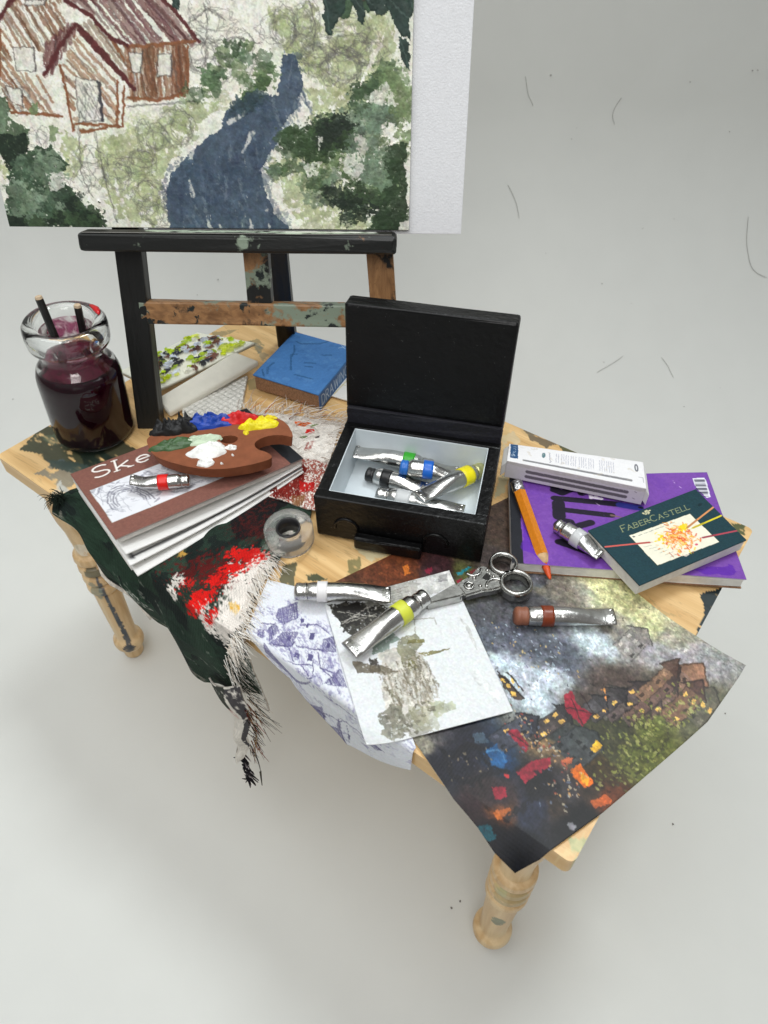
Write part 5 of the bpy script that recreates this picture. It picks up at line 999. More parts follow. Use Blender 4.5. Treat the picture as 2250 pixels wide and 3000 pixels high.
# ================================================================ loose prints
def make_village():
    c = Canvas(320, 300, (217, 220, 226), .03, 601); r = random.Random(21); ink, ink2 = (104, 98, 148), (62, 56, 104)
    far = [(0.6226,0.0901,0.6754),(0.6747,0.1087,0.6754),(0.7246,0.1127,0.6754),(0.7891,0.1098,0.6754),(0.8433,0.0938,0.6754)]; x0, x1 = .664, .972
    hx, hl = [.664, .70, .755, .775, .80, .838, .90, .972], [.004, .024, .042, .09, .13, .178, .122, .055]
    def fn(S, T):                                       # lies on the board, bends over its edge and hangs
        A = poly_at(far, S); X = x0+(x1-x0)*S; L = np.interp(X, hx, hl); k = .52
        E_ = np.stack([X, np.full(X.shape, .004), np.full(X.shape, H+.0065)], -1); u = np.clip(T/k, 0, 1)[..., None]; P = A*(1-u)+E_*u
        v = np.clip((T-k)/(1-k), 0, 1); d = v*L; rr = .008; ang = np.clip(d/rr, 0, math.pi/2); ext = np.maximum(d-rr*math.pi/2, 0)
        P[..., 1] -= rr*np.sin(ang)-.12*np.maximum(ext-.045, 0)+.004*np.sin(S*9)*np.clip(ext/.03, 0, 1); P[..., 2] -= rr*(1-np.cos(ang))+ext
        return P
    def dark(pts, ang=20, col=ink2, gap=9, wd=9): c.poly(pts, col, .28, 6, .4, .2); c.hatch(pts, ang, 8, 4.6, col, .8, 2.5, .5, .15); c.hatch(pts, ang+70, 13, 3.6, col, .6, 2.5, .5, .2); c.line(list(pts)+[pts[0]], 3.4, col, .7, 2.5, .2)
    # roofs, walls and windows of a few large houses
    for pts, an in (([(0.139,0.2278),(0.2471,0.1158),(0.2741,0.2201),(0.1931,0.3243),(0.139,0.3012)], 70), ([(0.2046,0.3784),(0.2934,0.3166),(0.2703,0.4363),(0.139,0.5367)], 25), ([(0.4672,0.2625),(0.5405,0.1931),(0.556,0.2819),(0.4595,0.3436)], 20), ([(0.4865,0.5251),(0.5869,0.3668),(0.6216,0.4517)], 40), ([(0.112,0.4247),(0.1429,0.3436),(0.1737,0.3784),(0.1429,0.4981)], 60), ([(0.0618,0.4672),(0.0927,0.4402),(0.1042,0.5058),(0.0695,0.529)], 80), ([(0.1197,0.5753),(0.2934,0.834),(0.4247,0.5637),(0.2934,0.8842),(0.1429,0.8456)], 40)): dark(pts, an)
    for pts in ([(0.3707,0.2741),(0.4054,0.251),(0.3977,0.305),(0.3707,0.3205)], [(0.2973,0.4595),(0.3282,0.444),(0.3282,0.4788),(0.2973,0.4942)], [(0.3784,0.4131),(0.4093,0.3977),(0.4054,0.444),(0.3784,0.4595)], [(0.2934,0.2162),(0.3166,0.2008),(0.3166,0.2317),(0.2973,0.2432)], [(0.3398,0.2317),(0.3591,0.2201),(0.3552,0.251),(0.3398,0.2587)], [(0.2394,0.3861),(0.2587,0.3707),(0.2548,0.4131),(0.2394,0.4208)], [(0.4903,0.2703),(0.5135,0.2548),(0.5097,0.2896),(0.4903,0.3012)]): c.poly(pts, ink2, .85, 2, .15)
    for pts in ([(0.278,0.5792),(0.3398,0.5097),(0.417,0.4633)], [(0.4131,0.4402),(0.417,0.5251)], [(0.4015,0.5637),(0.4324,0.5212)], [(0.0618,0.4054),(0.1429,0.3591)], [(0.2973,0.2587),(0.4093,0.1892),(0.4981,0.1969)], [(0.166,0.5058),(0.2625,0.444),(0.2857,0.39)], [(0.3012,0.417),(0.471,0.3243)], [(0.4595,0.4517),(0.5444,0.4556)], [(0.2625,0.4556),(0.3012,0.529)], [(0.3475,0.5097),(0.4015,0.5367)], [(0.4402,0.3668),(0.4595,0.4517),(0.5444,0.4247)]):
        for k in range(2): c.line([(x+r.uniform(-.004, .004), y+r.uniform(-.004, .004)) for x, y in pts], 5, ink2, .7, 3, .25)
    for k in range(60):                                 # loose hatching between the houses
        q = [(0.1313,0.3668),(0.2201,0.251),(0.3243,0.2896),(0.4247,0.3205),(0.4981,0.3629),(0.3089,0.4672),(0.2085,0.4479),(0.3977,0.4942),(0.5405,0.4363),(0.4093,1),(0.4672,1),(0.5251,1),(0.6486,0.7104),(0.6757,0.8378),(0.4595,0.7336),(0.6371,0.5985)][r.randrange(16)]; x, y = q[0]+r.gauss(0, .03), q[1]+r.gauss(0, .03); w_, h_ = r.uniform(.02, .06), r.uniform(.02, .05)
        c.hatch([(x, y), (x+w_, y+.01), (x+w_*.9, y+h_), (x, y+h_)], r.choice([75, 100, 30, 150]), 8, 3.4, r.choice([ink, ink2]), .6, 2, .5, .2)
    for k in range(110):                                # scribbled trees and stonework
        q = [(0.1815,0.2317),(0.1467,0.2819),(0.2008,0.166),(0.2432,0.1892),(0.1853,0.3012),(0.3436,0.3861),(0.4208,0.39),(0.5174,0.3707),(0.3398,0.5483),(0.4981,0.4247)][r.randrange(10)]; c.scribble(q[0]+r.gauss(0, .025), q[1]+r.gauss(0, .03), .012, .010, 9, 3.4, ink, .55)
    # lower houses on the hanging part
    for pts, an in (([(0.4749,1),(0.5367,0.888),(0.5676,1),(0.5521,1)], 85), ([(0.3745,1),(0.4595,0.7954),(0.4402,1),(0.4015,1)], 60), ([(0.5637,0.7297),(0.5444,1),(0.5637,1),(0.5328,0.8571)], 88), ([(0.7181,0.6873),(0.8494,0.7761),(0.7954,0.8263)], 40), ([(0.3668,1),(0.3707,1),(0.417,1),(0.3977,1)], 80)): dark(pts, an)
    for pts in ([(0.4208,1),(0.4286,1),(0.4402,1),(0.4363,1)], [(0.4402,1),(0.4479,1),(0.4633,1),(0.4556,1)], [(0.4402,0.9305),(0.4633,0.8842),(0.4479,0.9961),(0.4402,1)], [(0.4981,1),(0.5058,1),(0.5251,1),(0.5174,1)], [(0.417,1),(0.4247,1),(0.4324,1),(0.4247,1)], [(0.5985,0.8571),(0.6216,0.8571),(0.6023,0.9305)]): c.poly(pts, ink2, .85, 2, .15)
    for pts in ([(0.3861,1),(0.5019,0.8108),(0.6255,0.7027)], [(0.4942,0.61),(0.5985,0.5907),(0.6873,0.6062)], [(0.3282,1),(0.3938,0.9807),(0.4788,0.8378)], [(0.5792,0.7143),(0.695,0.7143),(0.861,0.7876)], [(0.4054,1),(0.4402,1),(0.5097,1)], [(0.6178,0.749),(0.5907,0.9575)]): c.line(pts, 6, ink2, .75, 4, .25)
    m = np.clip((vnoise(300, 320, 4, 88, 2)-.5)*6, 0, 1)*np.clip((vnoise(300, 320, 34, 89, 3)-.47)*6, 0, 1); m[:40] = 0; c.put(m, ink, .5); c.warp(5, 4); c.speckle(.05, 2, .3)
    tag(sheet('village_sketch', c, wave(fn, .0006, .3, 8), MAT['pen'], None, .0012, (224, 226, 232)), 'violet pen sketch of a village on paper bent over the table edge', 'drawing')
make_village()
def make_waterfall():
    q = [np.array(p) for p in [(0.728,0.1053,0.6814),(0.8432,0.2751,0.6814),(1.0469,0.1237,0.6794),(0.9239,-0.038,0.6794)]]; c = Canvas(250, 290, (217, 220, 221), .02, 651); r = random.Random(17)
    P = lambda pts, col, **k: c.poly(pts, col, **dict(dict(a=.85, rough=14, dry=.26, var=.3, dcell=4), **k))
    ol, gr, bk = (122, 120, 92), (136, 136, 124), (48, 46, 40)
    P([(0.5134,-0.0273),(1.0125,-0.0133),(1.0052,0.1359),(0.7376,0.1522),(0.454,0.1351)], (190, 188, 182), a=.7, rough=30); P([(0.9154,0.0061),(0.9873,0.0105),(0.9331,0.1015),(0.8865,0.0739)], (120, 120, 120), a=.6, rough=20)
    for k in range(9): c.line([[(0.5404,-0.02)][0], [(0.7202,0.0137)][0]] if k == 0 else [(.32+r.uniform(-.03, .03), .03+.018*k), (.62+r.uniform(-.05, .05), .02+.018*k)], 9, (86, 82, 72), .6, 5, .4)
    P([(0.0263,0.0074),(0.33,0.0731),(0.484,0.1719),(0.3274,0.3272),(0.1542,0.3376),(0.0695,0.2477)], bk, a=.92, rough=24, dry=.3); P([(0.0455,0.042),(0.2445,0.0652),(0.2228,0.2174),(0.0549,0.2022)], (30, 28, 26), a=.8, rough=22)
    P([(0.2408,0.3324),(0.3974,0.2902),(0.4469,0.3847),(0.3389,0.4505),(0.2283,0.4492)], (74, 96, 80), a=.6, rough=20); P([(0.1858,0.4517),(0.2496,0.4676),(0.2414,0.5681),(0.162,0.5614)], (50, 46, 40), rough=16, a=.9)
    for k in range(26): x = r.uniform(500, 820); c.line([tuple(a) for a in [np.array([(0.0455,0.042)][0])+np.array([r.uniform(0, .3), r.uniform(-.02, .14)]), np.array([(0.0455,0.042)][0])+np.array([r.uniform(0, .35), r.uniform(.02, .2)])]], 13, (34, 32, 30), .85, 8, .3)
    for k in range(8): c.line([tuple(a) for a in [np.array([(0.0687,0.0627)][0])+np.array([r.uniform(0, .3), r.uniform(-.02, .14)]), np.array([(0.0687,0.0627)][0])+np.array([r.uniform(0, .35), r.uniform(.02, .2)])]], 6, (200, 196, 186), .7, 6, .3)
    P([(0.2767,0.4545),(0.3739,0.4308),(0.545,0.5094),(0.5596,0.6857),(0.5047,0.8471),(0.3721,0.9414),(0.1929,0.9208),(0.1986,0.7752),(0.2348,0.6071)], (196, 190, 178), a=.75, dry=.12, rough=24); P([(0.2655,-0.0082),(0.6714,-0.0089),(0.7346,0.0359),(0.6763,0.1152),(0.4892,0.1188),(0.3062,0.1102)], (150, 148, 140), a=.6, rough=20)
    for k in range(60):
        u, v_ = r.random(), r.random(); a0, a1, b0, b1 = [np.array(x) for x in [(0.2921,0.482),(0.5634,0.5258),(0.1999,0.9018),(0.4594,0.8996)]]; g = (a0*(1-u)+a1*u)*(1-v_)+(b0*(1-u)+b1*u)*v_
        c.line([tuple(g), (g[0]+r.uniform(-.012, .012), g[1]+r.uniform(.02, .06)), (g[0]+r.uniform(-.02, .02), g[1]+r.uniform(.05, .1))], r.uniform(4, 9), r.choice([(112, 102, 84), (88, 82, 70), (136, 126, 106), (120, 116, 90)]), .75, 4, .25)
    P([(0.0623,0.4472),(0.2539,0.5331),(0.3661,0.5985),(0.2581,0.5973),(0.0862,0.5429)], (92, 84, 68), a=.8)
    P([(0.4469,0.3847),(0.5584,0.386),(0.6021,0.4506),(0.5327,0.4859),(0.4707,0.5736),(0.3997,0.5815),(0.4022,0.4664)], ol, a=.75, rough=18); P([(0.4932,0.4098),(0.6094,0.4325),(0.5997,0.4566),(0.4838,0.4341)], (112, 106, 60), a=.8, rough=6); P([(0.5358,0.5127),(0.7849,0.5386),(0.576,0.5485)], (116, 110, 66), a=.85, rough=5); P([(0.447,0.5294),(0.514,0.5331),(0.4863,0.6027),(0.4156,0.6106)], (100, 96, 50), a=.8)
    for k in range(190):
        x, y = r.uniform(740, 1040), r.uniform(660, 900); p = np.array([(0.2497,0.5448)][0])+np.array([(x-760)/270*.32, (y-660)/240*.26-(x-760)/270*.04])
        c.line([(p[0], p[1]), (p[0]+r.uniform(-.02, .02), p[1]+r.uniform(.02, .08))], r.uniform(5, 15), r.choice([(118, 112, 96), (150, 142, 126), (96, 90, 74), (176, 172, 160), (206, 206, 200)]), .7, 7, .36)
    for k in range(50): c.scribble(*[float(v) for v in (np.array([(0.283,0.6033)][0])+np.array([r.uniform(0, .25), r.uniform(-.02, .25)]))], .014, .014, 8, 3.2, (120, 114, 96), .5)
    P([(0.1303,0.843),(0.2139,0.7927),(0.2943,0.8233),(0.2897,0.9366),(0.1765,0.9995),(0.1088,0.94)], (116, 114, 100), a=.8, rough=26, dcell=4); P([(0.2981,0.8474),(0.4103,0.8271),(0.444,0.9042),(0.4451,0.9944),(0.2699,0.9877)], (134, 132, 118), a=.65, rough=26); P([(0.4667,0.8169),(0.6489,0.8482),(0.6375,0.9035),(0.4953,0.9048)], (152, 156, 120), a=.55, rough=24); P([(0.3344,0.821),(0.5808,0.8555),(0.4768,0.9794),(0.3169,0.9652)], (150, 150, 116), a=.4, rough=30)
    for k in range(60): p = np.array([(0.1659,0.8166)][0])+np.array([r.uniform(0, .34), r.uniform(0, .16)]); c.blot(p[0], p[1], r.uniform(.006, .02), r.uniform(.005, .014), r.choice([(92, 90, 78), (160, 158, 146), (206, 206, 200), (116, 114, 96)]), a=.75, dry=.25)
    c.warp(7, 6); c.speckle(.05, 3, .3)
    for pts in ([(0.5848,0.2831),(0.7438,0.3104),(0.7382,0.3573)], [(0.5977,0.2864),(0.5647,0.3877),(0.4979,0.3976)], [(0.5542,0.5687),(0.5752,0.6495),(0.5142,0.7329)]): c.line(pts, 7, (140, 136, 124), .75, 3, .25)
    P([(0.9139,0.3408),(0.9488,0.4184),(0.9514,0.5906),(0.9229,0.5053)], (190, 190, 186), a=.6, rough=14); P([(0.8609,0.6696),(0.9676,0.912),(0.9243,0.9478),(0.8184,0.7333)], (206, 208, 206), a=.5, rough=16)
    f0 = bil(q)
    def fn(S, T):
        Pn = f0(S, T).copy(); e = np.clip((T-.90+.0*S)*6+(.12-S)*4, 0, 1); Pn[..., 2] += .012*e*e; Pn[..., 2] -= .0; return Pn
    tag(sheet('watercolour_print', c, fn, MAT['pen'], None, .0016, (228, 228, 226)), 'pale card with a grey-green watercolour of rocks, lying on the other prints', 'print')
make_waterfall()
def make_city():
    # a generic dusk street: misty sky, gabled houses, trees, lamps and awnings
    c = Canvas(400, 420, (90, 88, 92), 0, 701); r = random.Random(33); K = lambda pts, col: [((p[0], p[1]), col) for p in pts]
    ctrl = (K([(0.4788,0.112),(0.5405,0.1004),(0.6139,0.0888),(0.7104,0.0656),(0.6564,0.0888)], (216, 216, 172))+K([(0.4479,0.2162),(0.3977,0.2239),(0.3745,0.2625)], (134, 128, 118))+K([(0.471,0.166),(0.6409,0.1506),(0.7568,0.0734)], (176, 174, 158))
            +K([(0.5097,0.5907),(0.5714,0.5869),(0.668,0.6023),(0.7027,0.61),(0.6062,0.2857),(0.6486,0.278),(0.6371,0.4903),(0.6332,0.5792)], (198, 207, 214))+K([(0.5985,0.4479),(0.61,0.3938),(0.4903,0.471),(0.4324,0.4865),(0.4208,0.5521),(0.5367,0.4402),(0.4595,0.5714)], (104, 108, 118))+K([(0.3514,0.5058),(0.3861,0.4826),(0.4054,0.3166)], (92, 92, 96))
            +K([(0.668,0.1776),(0.6371,0.1815)], (150, 146, 142))+K([(0.7452,0.3745),(0.7992,0.3436),(0.8378,0.2625),(0.749,0.444),(0.7452,0.3205)], (98, 86, 80))+K([(0.8417,0.1313),(0.8919,0.0849),(0.7799,0.1506)], (170, 168, 170))
            +K([(0.8533,0.3629),(0.9073,0.3822),(0.888,0.278),(0.9305,0.5058),(0.9537,0.4131),(0.973,0.4942)], (106, 110, 62))+K([(0.888,0.2046),(0.9537,0.1969),(0.9653,0.2587)], (100, 100, 76))+K([(0.8456,0.4479),(0.8301,0.5212),(0.8764,0.5212)], (78, 78, 58))+K([(0.7529,0.6139),(0.7297,0.6255),(0.7876,0.6178)], (66, 70, 70))
            +K([(0.7606,0.6718),(0.7915,0.6602)], (128, 108, 84))+K([(0.6911,0.9228),(0.7181,0.9846),(0.6834,0.8533),(0.6641,0.973)], (40, 40, 50))+K([(0.61,0.9846)], (150, 146, 132))+K([(0.7297,0.8147)], (38, 70, 104))+K([(0.7722,0.9112),(0.8147,0.8996),(0.8069,0.9614)], (60, 48, 50))
            +K([(0.8533,0.9073)], (120, 76, 46))+K([(0.888,0.8687),(0.8803,0.8301)], (52, 56, 74))+K([(0.9151,0.7876),(0.9266,0.6718)], (68, 56, 48))+K([(0.8456,0.7799),(0.8417,0.7452)], (34, 30, 32))+K([(0.8919,0.7181)], (68, 64, 68))+K([(0.973,0.7452),(0.9691,0.7915)], (26, 24, 26))+K([(0.9421,0.9614),(0.9344,0.8996),(0.8996,0.9653)], (20, 22, 30))+K([(0.9807,0.6564)], (106, 64, 40))+K([(0.8958,0.6023)], (74, 62, 40))
            +K([(0.0811,0.6139),(0.1042,0.6178)], (116, 68, 42))+K([(0.1158,0.5483),(0.1236,0.4865)], (80, 54, 58))+K([(0.1892,0.4479),(0.2317,0.4633)], (104, 108, 68))+K([(0.2008,0.3475),(0.2162,0.2819)], (88, 78, 74))+K([(0.3089,0.2703),(0.3475,0.2471)], (108, 110, 116))+K([(0.0347,0.1081),(0.1583,0.1931)], (92, 76, 66)))
    c.field(ctrl, 4.6, .03); c.c = 255*np.clip(c.c/255, 0, 1)**1.22; c.speckle(.22, 7, .10); c.speckle(.16, 3, .12)
    P = lambda pts, col, **k: c.poly(pts, col, **dict(dict(a=.88, rough=4, dry=.2, var=.25, cell=7), **k))
    for k in range(700):
        x, y = r.random(), r.random(); i, j = int(y*419), int(x*399); col = c.c[i, j]*r.choice([r.uniform(.45, .8), r.uniform(1.15, 1.5)])
        c.blot(x, y, r.uniform(.003, .011), r.uniform(.002, .005), col, r.choice([0, 1.57])+r.uniform(-.3, .3), a=.6, dry=.25, var=.1, rough=3)
    def house(base, w_, h_, col, roof, lit=.35):       # a gabled house front: base-left corner on the print, width, height
        x, y = base; P([(x, y), (x+w_, y), (x+w_, y-h_), (x, y-h_)], col, rough=2, dry=.1); k = h_*.42
        P([(x-.012, y-h_), (x+w_/2, y-h_-k), (x+w_+.012, y-h_)], roof, rough=2, dry=.1); c.line([(x-.014, y-h_), (x+w_/2, y-h_-k), (x+w_+.014, y-h_)], 5, np.array(roof)*.55, .85, 1.5)
        c.line([(x, y), (x, y-h_)], 3, np.array(col)*.5, .8, 1.5); c.line([(x+w_, y), (x+w_, y-h_)], 3, np.array(col)*.5, .8, 1.5)
        n, m = max(1, int(w_/.022)), max(1, int(h_/.034))
        for a in range(n):
            for b in range(m):
                wx, wy = x+w_*(a+.3)/n, y-h_*(b+.25)/m; cc = (240, 190, 96) if r.random() < lit else np.array(col)*(.5 if r.random() < .6 else 1.35)
                P([(wx, wy), (wx+.010, wy), (wx+.010, wy-.017), (wx, wy-.017)], cc, rough=1, dry=0, a=.9)
    pt = lambda q: q[0]
    house(pt([(0.6641,0.2394)]), .07, .10, (142, 138, 134), (126, 122, 118), 0)
    house(pt([(0.8417,0.3205)]), .10, .17, (120, 92, 76), (136, 98, 74), .4); house(pt([(0.8263,0.3668)]), .07, .12, (104, 84, 76), (92, 70, 62), .3)
    house(pt([(0.7954,0.4247)]), .08, .13, (92, 78, 74), (74, 62, 60), .25); house(pt([(0.7606,0.4672)]), .06, .10, (106, 102, 94), (84, 80, 76), .2);
    P([(0.5444,0.6332),(0.5521,0.6178),(0.6448,0.6178),(0.6371,0.6448),(0.583,0.6486)], (58, 46, 38), rough=3, dry=.1); c.line([(0.5367,0.6255),(0.583,0.6216),(0.6448,0.6178)], 6, (30, 26, 26), .9, 2); c.line([(0.556,0.6023),(0.6216,0.6023)], 7, (40, 34, 32), .9, 2)
    for q in ([(0.556,0.6332),(0.5637,0.6255),(0.5753,0.6293),(0.5637,0.6371)], [(0.5792,0.6332),(0.5869,0.6216),(0.5985,0.6293),(0.5907,0.6371)], [(0.6062,0.6371),(0.6178,0.6255),(0.6293,0.6332),(0.6178,0.6448)], [(0.5714,0.6062),(0.5869,0.6062),(0.5907,0.6139),(0.5792,0.6139)], [(0.5985,0.6062),(0.61,0.6062),(0.6139,0.6139)]): P(q, (238, 190, 92), rough=2, dry=.1)
    house(pt([(0.7876,0.6564)]), .09, .10, (64, 68, 70), (52, 56, 58), .1); house(pt([(0.9266,0.2664)]), .07, .10, (96, 92, 78), (80, 76, 64), .1)
    for q, w_, h_, cl, rf in (([(0.8919,0.3127)], .06, .13, (112, 84, 66), (72, 50, 44)), ([(0.8224,0.4093)], .05, .19, (96, 74, 66), (60, 46, 44)), ([(0.7915,0.4556)], .045, .15, (84, 72, 70), (54, 46, 46)), ([(0.7645,0.4981)], .045, .12, (70, 66, 68), (48, 44, 46)), ([(0.7529,0.5405)], .04, .10, (76, 74, 76), (56, 54, 56)), ([(0.7181,0.6988)], .045, .14, (66, 58, 56), (40, 36, 38)), ([(0.6757,0.7915)], .06, .12, (60, 62, 72), (40, 40, 48)), ([(0.8108,0.3282)], .035, .15, (130, 100, 78), (84, 60, 50))): house(pt(q), w_, h_, cl, rf, .35)
    for pts in ([(0.6988,0.5058),(0.7027,0.4749),(0.7375,0.4942),(0.7876,0.4788),(0.7954,0.5367),(0.7297,0.5367)], [(0.7915,0.7915),(0.7915,0.7375),(0.8108,0.6834),(0.8263,0.7027),(0.8263,0.7761),(0.8301,0.8031)], [(0.6911,0.7336),(0.6988,0.7066),(0.7606,0.7066),(0.7606,0.7297)], [(0.7915,0.8803),(0.8069,0.8456),(0.8301,0.8649),(0.8185,0.8958)]): P(pts, (140, 32, 48), a=.92, rough=3, dry=.14)
    for pts in ([(0.7259,0.5367),(0.7606,0.5019),(0.7876,0.4788)], [(0.7259,0.4595),(0.7683,0.4749),(0.8031,0.4749)], [(0.722,0.4981),(0.7915,0.5328)], [(0.7915,0.7915),(0.7915,0.7375)], [(0.6911,0.7336),(0.7606,0.7066)]): c.line(pts, 4, (40, 26, 28), .85, 1.5)
    P([(0.6988,0.8417),(0.7066,0.7838),(0.7568,0.7876),(0.7683,0.8185),(0.749,0.8417)], (30, 78, 122), a=.95); c.line([(0.6988,0.8417),(0.7375,0.8456),(0.7722,0.8185)], 8, (14, 20, 30), .9, 3); c.line([(0.7066,0.8263),(0.722,0.7915),(0.7529,0.7954)], 4, (110, 150, 180), .5, 2, .3); P([(0.6486,0.8301),(0.6602,0.7954),(0.6911,0.8031),(0.6718,0.8378)], (72, 92, 108), a=.7); P([(0.7761,0.8263),(0.7838,0.8108),(0.7915,0.8263)], (196, 50, 50))
    for pts, col in (([(0.861,0.668),(0.8687,0.6293),(0.9228,0.6409),(0.9228,0.668),(0.888,0.6757)], (226, 108, 22)), ([(0.8803,0.6525),(0.9073,0.6409),(0.9189,0.6602),(0.9035,0.6641)], (252, 178, 44)), ([(0.8494,0.5753),(0.8494,0.5367),(0.8687,0.5367),(0.8687,0.5714)], (246, 184, 48)), ([(0.834,0.668),(0.8417,0.6293),(0.8571,0.6525),(0.8494,0.6757)], (190, 96, 60)), ([(0.8417,0.9266),(0.8533,0.8803),(0.8764,0.888),(0.8649,0.9344)], (190, 100, 44)), ([(0.9537,0.695),(0.9691,0.6409),(0.9961,0.6448),(0.9807,0.6988)], (186, 88, 40)), ([(0.0618,0.6216),(0.0656,0.5985),(0.1004,0.6216),(0.1004,0.6486)], (216, 120, 44)), ([(0.1815,0.4749),(0.1776,0.4131),(0.1892,0.4054),(0.1931,0.471)], (42, 132, 148)), ([(0.112,0.5637),(0.112,0.529),(0.1351,0.5444),(0.1313,0.5714)], (130, 34, 56)), ([(0.2046,0.4942),(0.2046,0.4672),(0.2201,0.4826),(0.2162,0.4981)], (140, 30, 50)), ([(0.1969,0.4247),(0.2046,0.3861),(0.2201,0.4093),(0.2085,0.4324)], (110, 40, 44)), ([(0.7452,0.3938),(0.749,0.3822),(0.7645,0.3977)], (226, 150, 80)), ([(0.7645,0.4093),(0.7722,0.3977),(0.7799,0.4131)], (226, 150, 80))): P(pts, col, rough=4, dry=.18)
    S_ = lambda pts, n, sp, cols, lo=.002, hi=.006: [c.blot(q[0]+r.gauss(0, sp), q[1]+r.gauss(0, sp), r.uniform(lo, hi), r.uniform(lo*.7, hi*.6), r.choice(cols), r.uniform(-1, 1), a=.75, dry=.1, rough=2) for q in [pts[r.randrange(len(pts))] for _ in range(n)]]
    S_([(0.6873,0.668),(0.7375,0.6641),(0.7683,0.6718),(0.7992,0.6718),(0.8764,0.6988),(0.8803,0.7529),(0.7259,0.7066),(0.9035,0.7452),(0.9073,0.7027)], 150, .025, [(206, 160, 104), (190, 178, 156), (28, 28, 34), (150, 66, 56), (100, 110, 130)])
    S_([(0.444,0.5483),(0.5097,0.4865),(0.5869,0.4363),(0.5869,0.4942),(0.6332,0.4479),(0.4517,0.5058)], 130, .04, [(60, 62, 70), (196, 170, 112), (176, 192, 206), (66, 72, 86)]); S_([(0.7027,0.861),(0.6988,0.9305),(0.749,0.9073)], 26, .03, [(70, 70, 84), (24, 24, 30), (120, 110, 90)])
    S_([(0.9151,0.3938),(0.9151,0.4865),(0.9189,0.2973),(0.9691,0.4324),(0.8649,0.3745),(0.9305,0.5521),(0.9768,0.5367),(0.9228,0.2239)], 330, .035, [(136, 140, 70), (88, 92, 46), (60, 58, 42), (158, 158, 96), (110, 112, 58)], .003, .009)
    for pts in ([(0.9653,0.5946),(0.9035,0.5714),(0.8649,0.5637)], [(0.9575,0.583),(0.9382,0.5058),(0.9189,0.4633)], [(0.9151,0.5714),(0.9498,0.529),(0.9575,0.4749)], [(0.9807,0.3977),(0.9421,0.3359),(0.8958,0.305)], [(0.9807,0.444),(0.9614,0.3745)]): c.line(pts, 3.5, (42, 36, 32), .55, 4, .3)
    for pts in ([(0.6718,0.9151),(0.6641,0.8533),(0.7027,0.8301),(0.7452,0.8456)], [(0.749,0.9073),(0.7606,0.8494),(0.7799,0.8108)], [(0.8726,0.9151),(0.8726,0.8224),(0.8764,0.7336)], [(0.8224,0.749),(0.8417,0.7452),(0.8764,0.7761),(0.8533,0.7954)], [(0.6525,0.9305),(0.7143,0.9575),(0.7606,0.9189)]): c.line(pts, 15, (24, 22, 26), .8, 6, .25)
    P([(0.8533,1),(0.8764,0.9614),(0.9073,0.9691),(0.8958,1)], (20, 84, 96), rough=9); c.blot(*[(0.9807,0.7876)][0], .012, .010, (150, 152, 156), a=.8, rough=2)
    c.warp(2, 5); c.speckle(.12, 5, .12); c.speckle(.18, 2, .15)
    top = [(0.6939,0.1077,0.6734),(0.7473,0.2532,0.6734),(0.8338,0.4911,0.6734)]
    left_e = [(0.8338,0.4911,0.6734),(1.0637,0.429,0.6734),(1.2017,0.3894,0.6734)]+[(1.2378,0.3776,0.6854)]+[(1.2714,0.3674,0.6994)]
    right_c = [(0.6939,0.1077,0.6734),(0.9661,0.0102,0.6734),(1.0473,-0.0214,0.6734)]+[(1.0877,-0.03,0.6704)]+[(1.1185,-0.0395,0.6654)]+[(1.1495,-0.042,0.6474)]
    bot = [(1.1495,-0.042,0.6474)]+[(1.1661,-0.018,0.6674)]+[(1.2003,0.0711,0.6734),(1.217,0.1239,0.6734)]+[(1.2375,0.1909,0.6774)]+[(1.2609,0.2688,0.6834)]+[(1.2707,0.3493,0.6914)]+[(1.2714,0.3674,0.6994)]
    fn = coons(left_e, bot[::-1], right_c, top[::-1])
    fn0 = fn; f0 = wave(fn, .0012, .35, 5)
    def fn(S, T):
        P = f0(S, T).copy(); dz = P[..., 2]-fn0(S, T)[..., 2]; x, y = P[..., 0], P[..., 1]
        cD, cC = np.hypot(x-Dp[0], y-Dp[1]), np.hypot(x-Cp[0], y-Cp[1])
        P[..., 2] = H+.0045+dz+.027*np.clip(1-cD/.16, 0, 1)**2-.030*np.clip(1-cC/.12, 0, 1)*np.clip((-y-.004)/.045, 0, 1); return P      # one corner curls up, the other is bent down
    Dp, Cp = left_e[-1], right_c[-1]
    o = sheet('street_print', c, fn, MAT['gloss'], None, .0016, (226, 224, 216))
    tag(o, 'large dark print of a dusk city street draped over the front table corner', 'print')
make_city()

# ================================================================ tubes on the table and papers
tw = lambda q: q[0]
tube('silver paint tube with a white label lying across the two pale prints', tw([(0.6879,0.0844,0.6874)]), tw([(0.8042,0.1717,0.6854)]), (228, 226, 226), (.24, .345), 0.0145, seed=21, capw=.92, kink=-.004, bandr=.6)
tube('silver paint tube with a yellow-green label on the watercolour print', tw([(0.8506,0.2009,0.6834)]), tw([(0.8197,0.0536,0.6834)]), (206, 212, 66), (.28, .40), 0.0165, seed=23, capw=.82, bandr=.5)
tube('silver paint tube with a brown label on the dark street print', tw([(0.9715,0.2538,0.6754)]), tw([(1.0915,0.343,0.6754)]), (124, 52, 24), (.27, .385), 0.0145, brncap, seed=25, capw=.95)
tube('silver paint tube with a red label on the sketchbook cover', tw([(0.4114,0.1332,0.7274)]), tw([(0.3421,0.0649,0.7274)]), (222, 24, 18), (.36, .53), 0.012, seed=27, capw=.85, kink=-.008, end_lift=.004)
tube('stubby silver paint tube with a plain silver label on the purple pad', tw([(0.9415,0.4369,0.7004)]), tw([(1.0288,0.422,0.7004)]), (196, 197, 198), (.40, .58), 0.0145, seed=29, capw=.8, flat=1.05, bandr=.25)

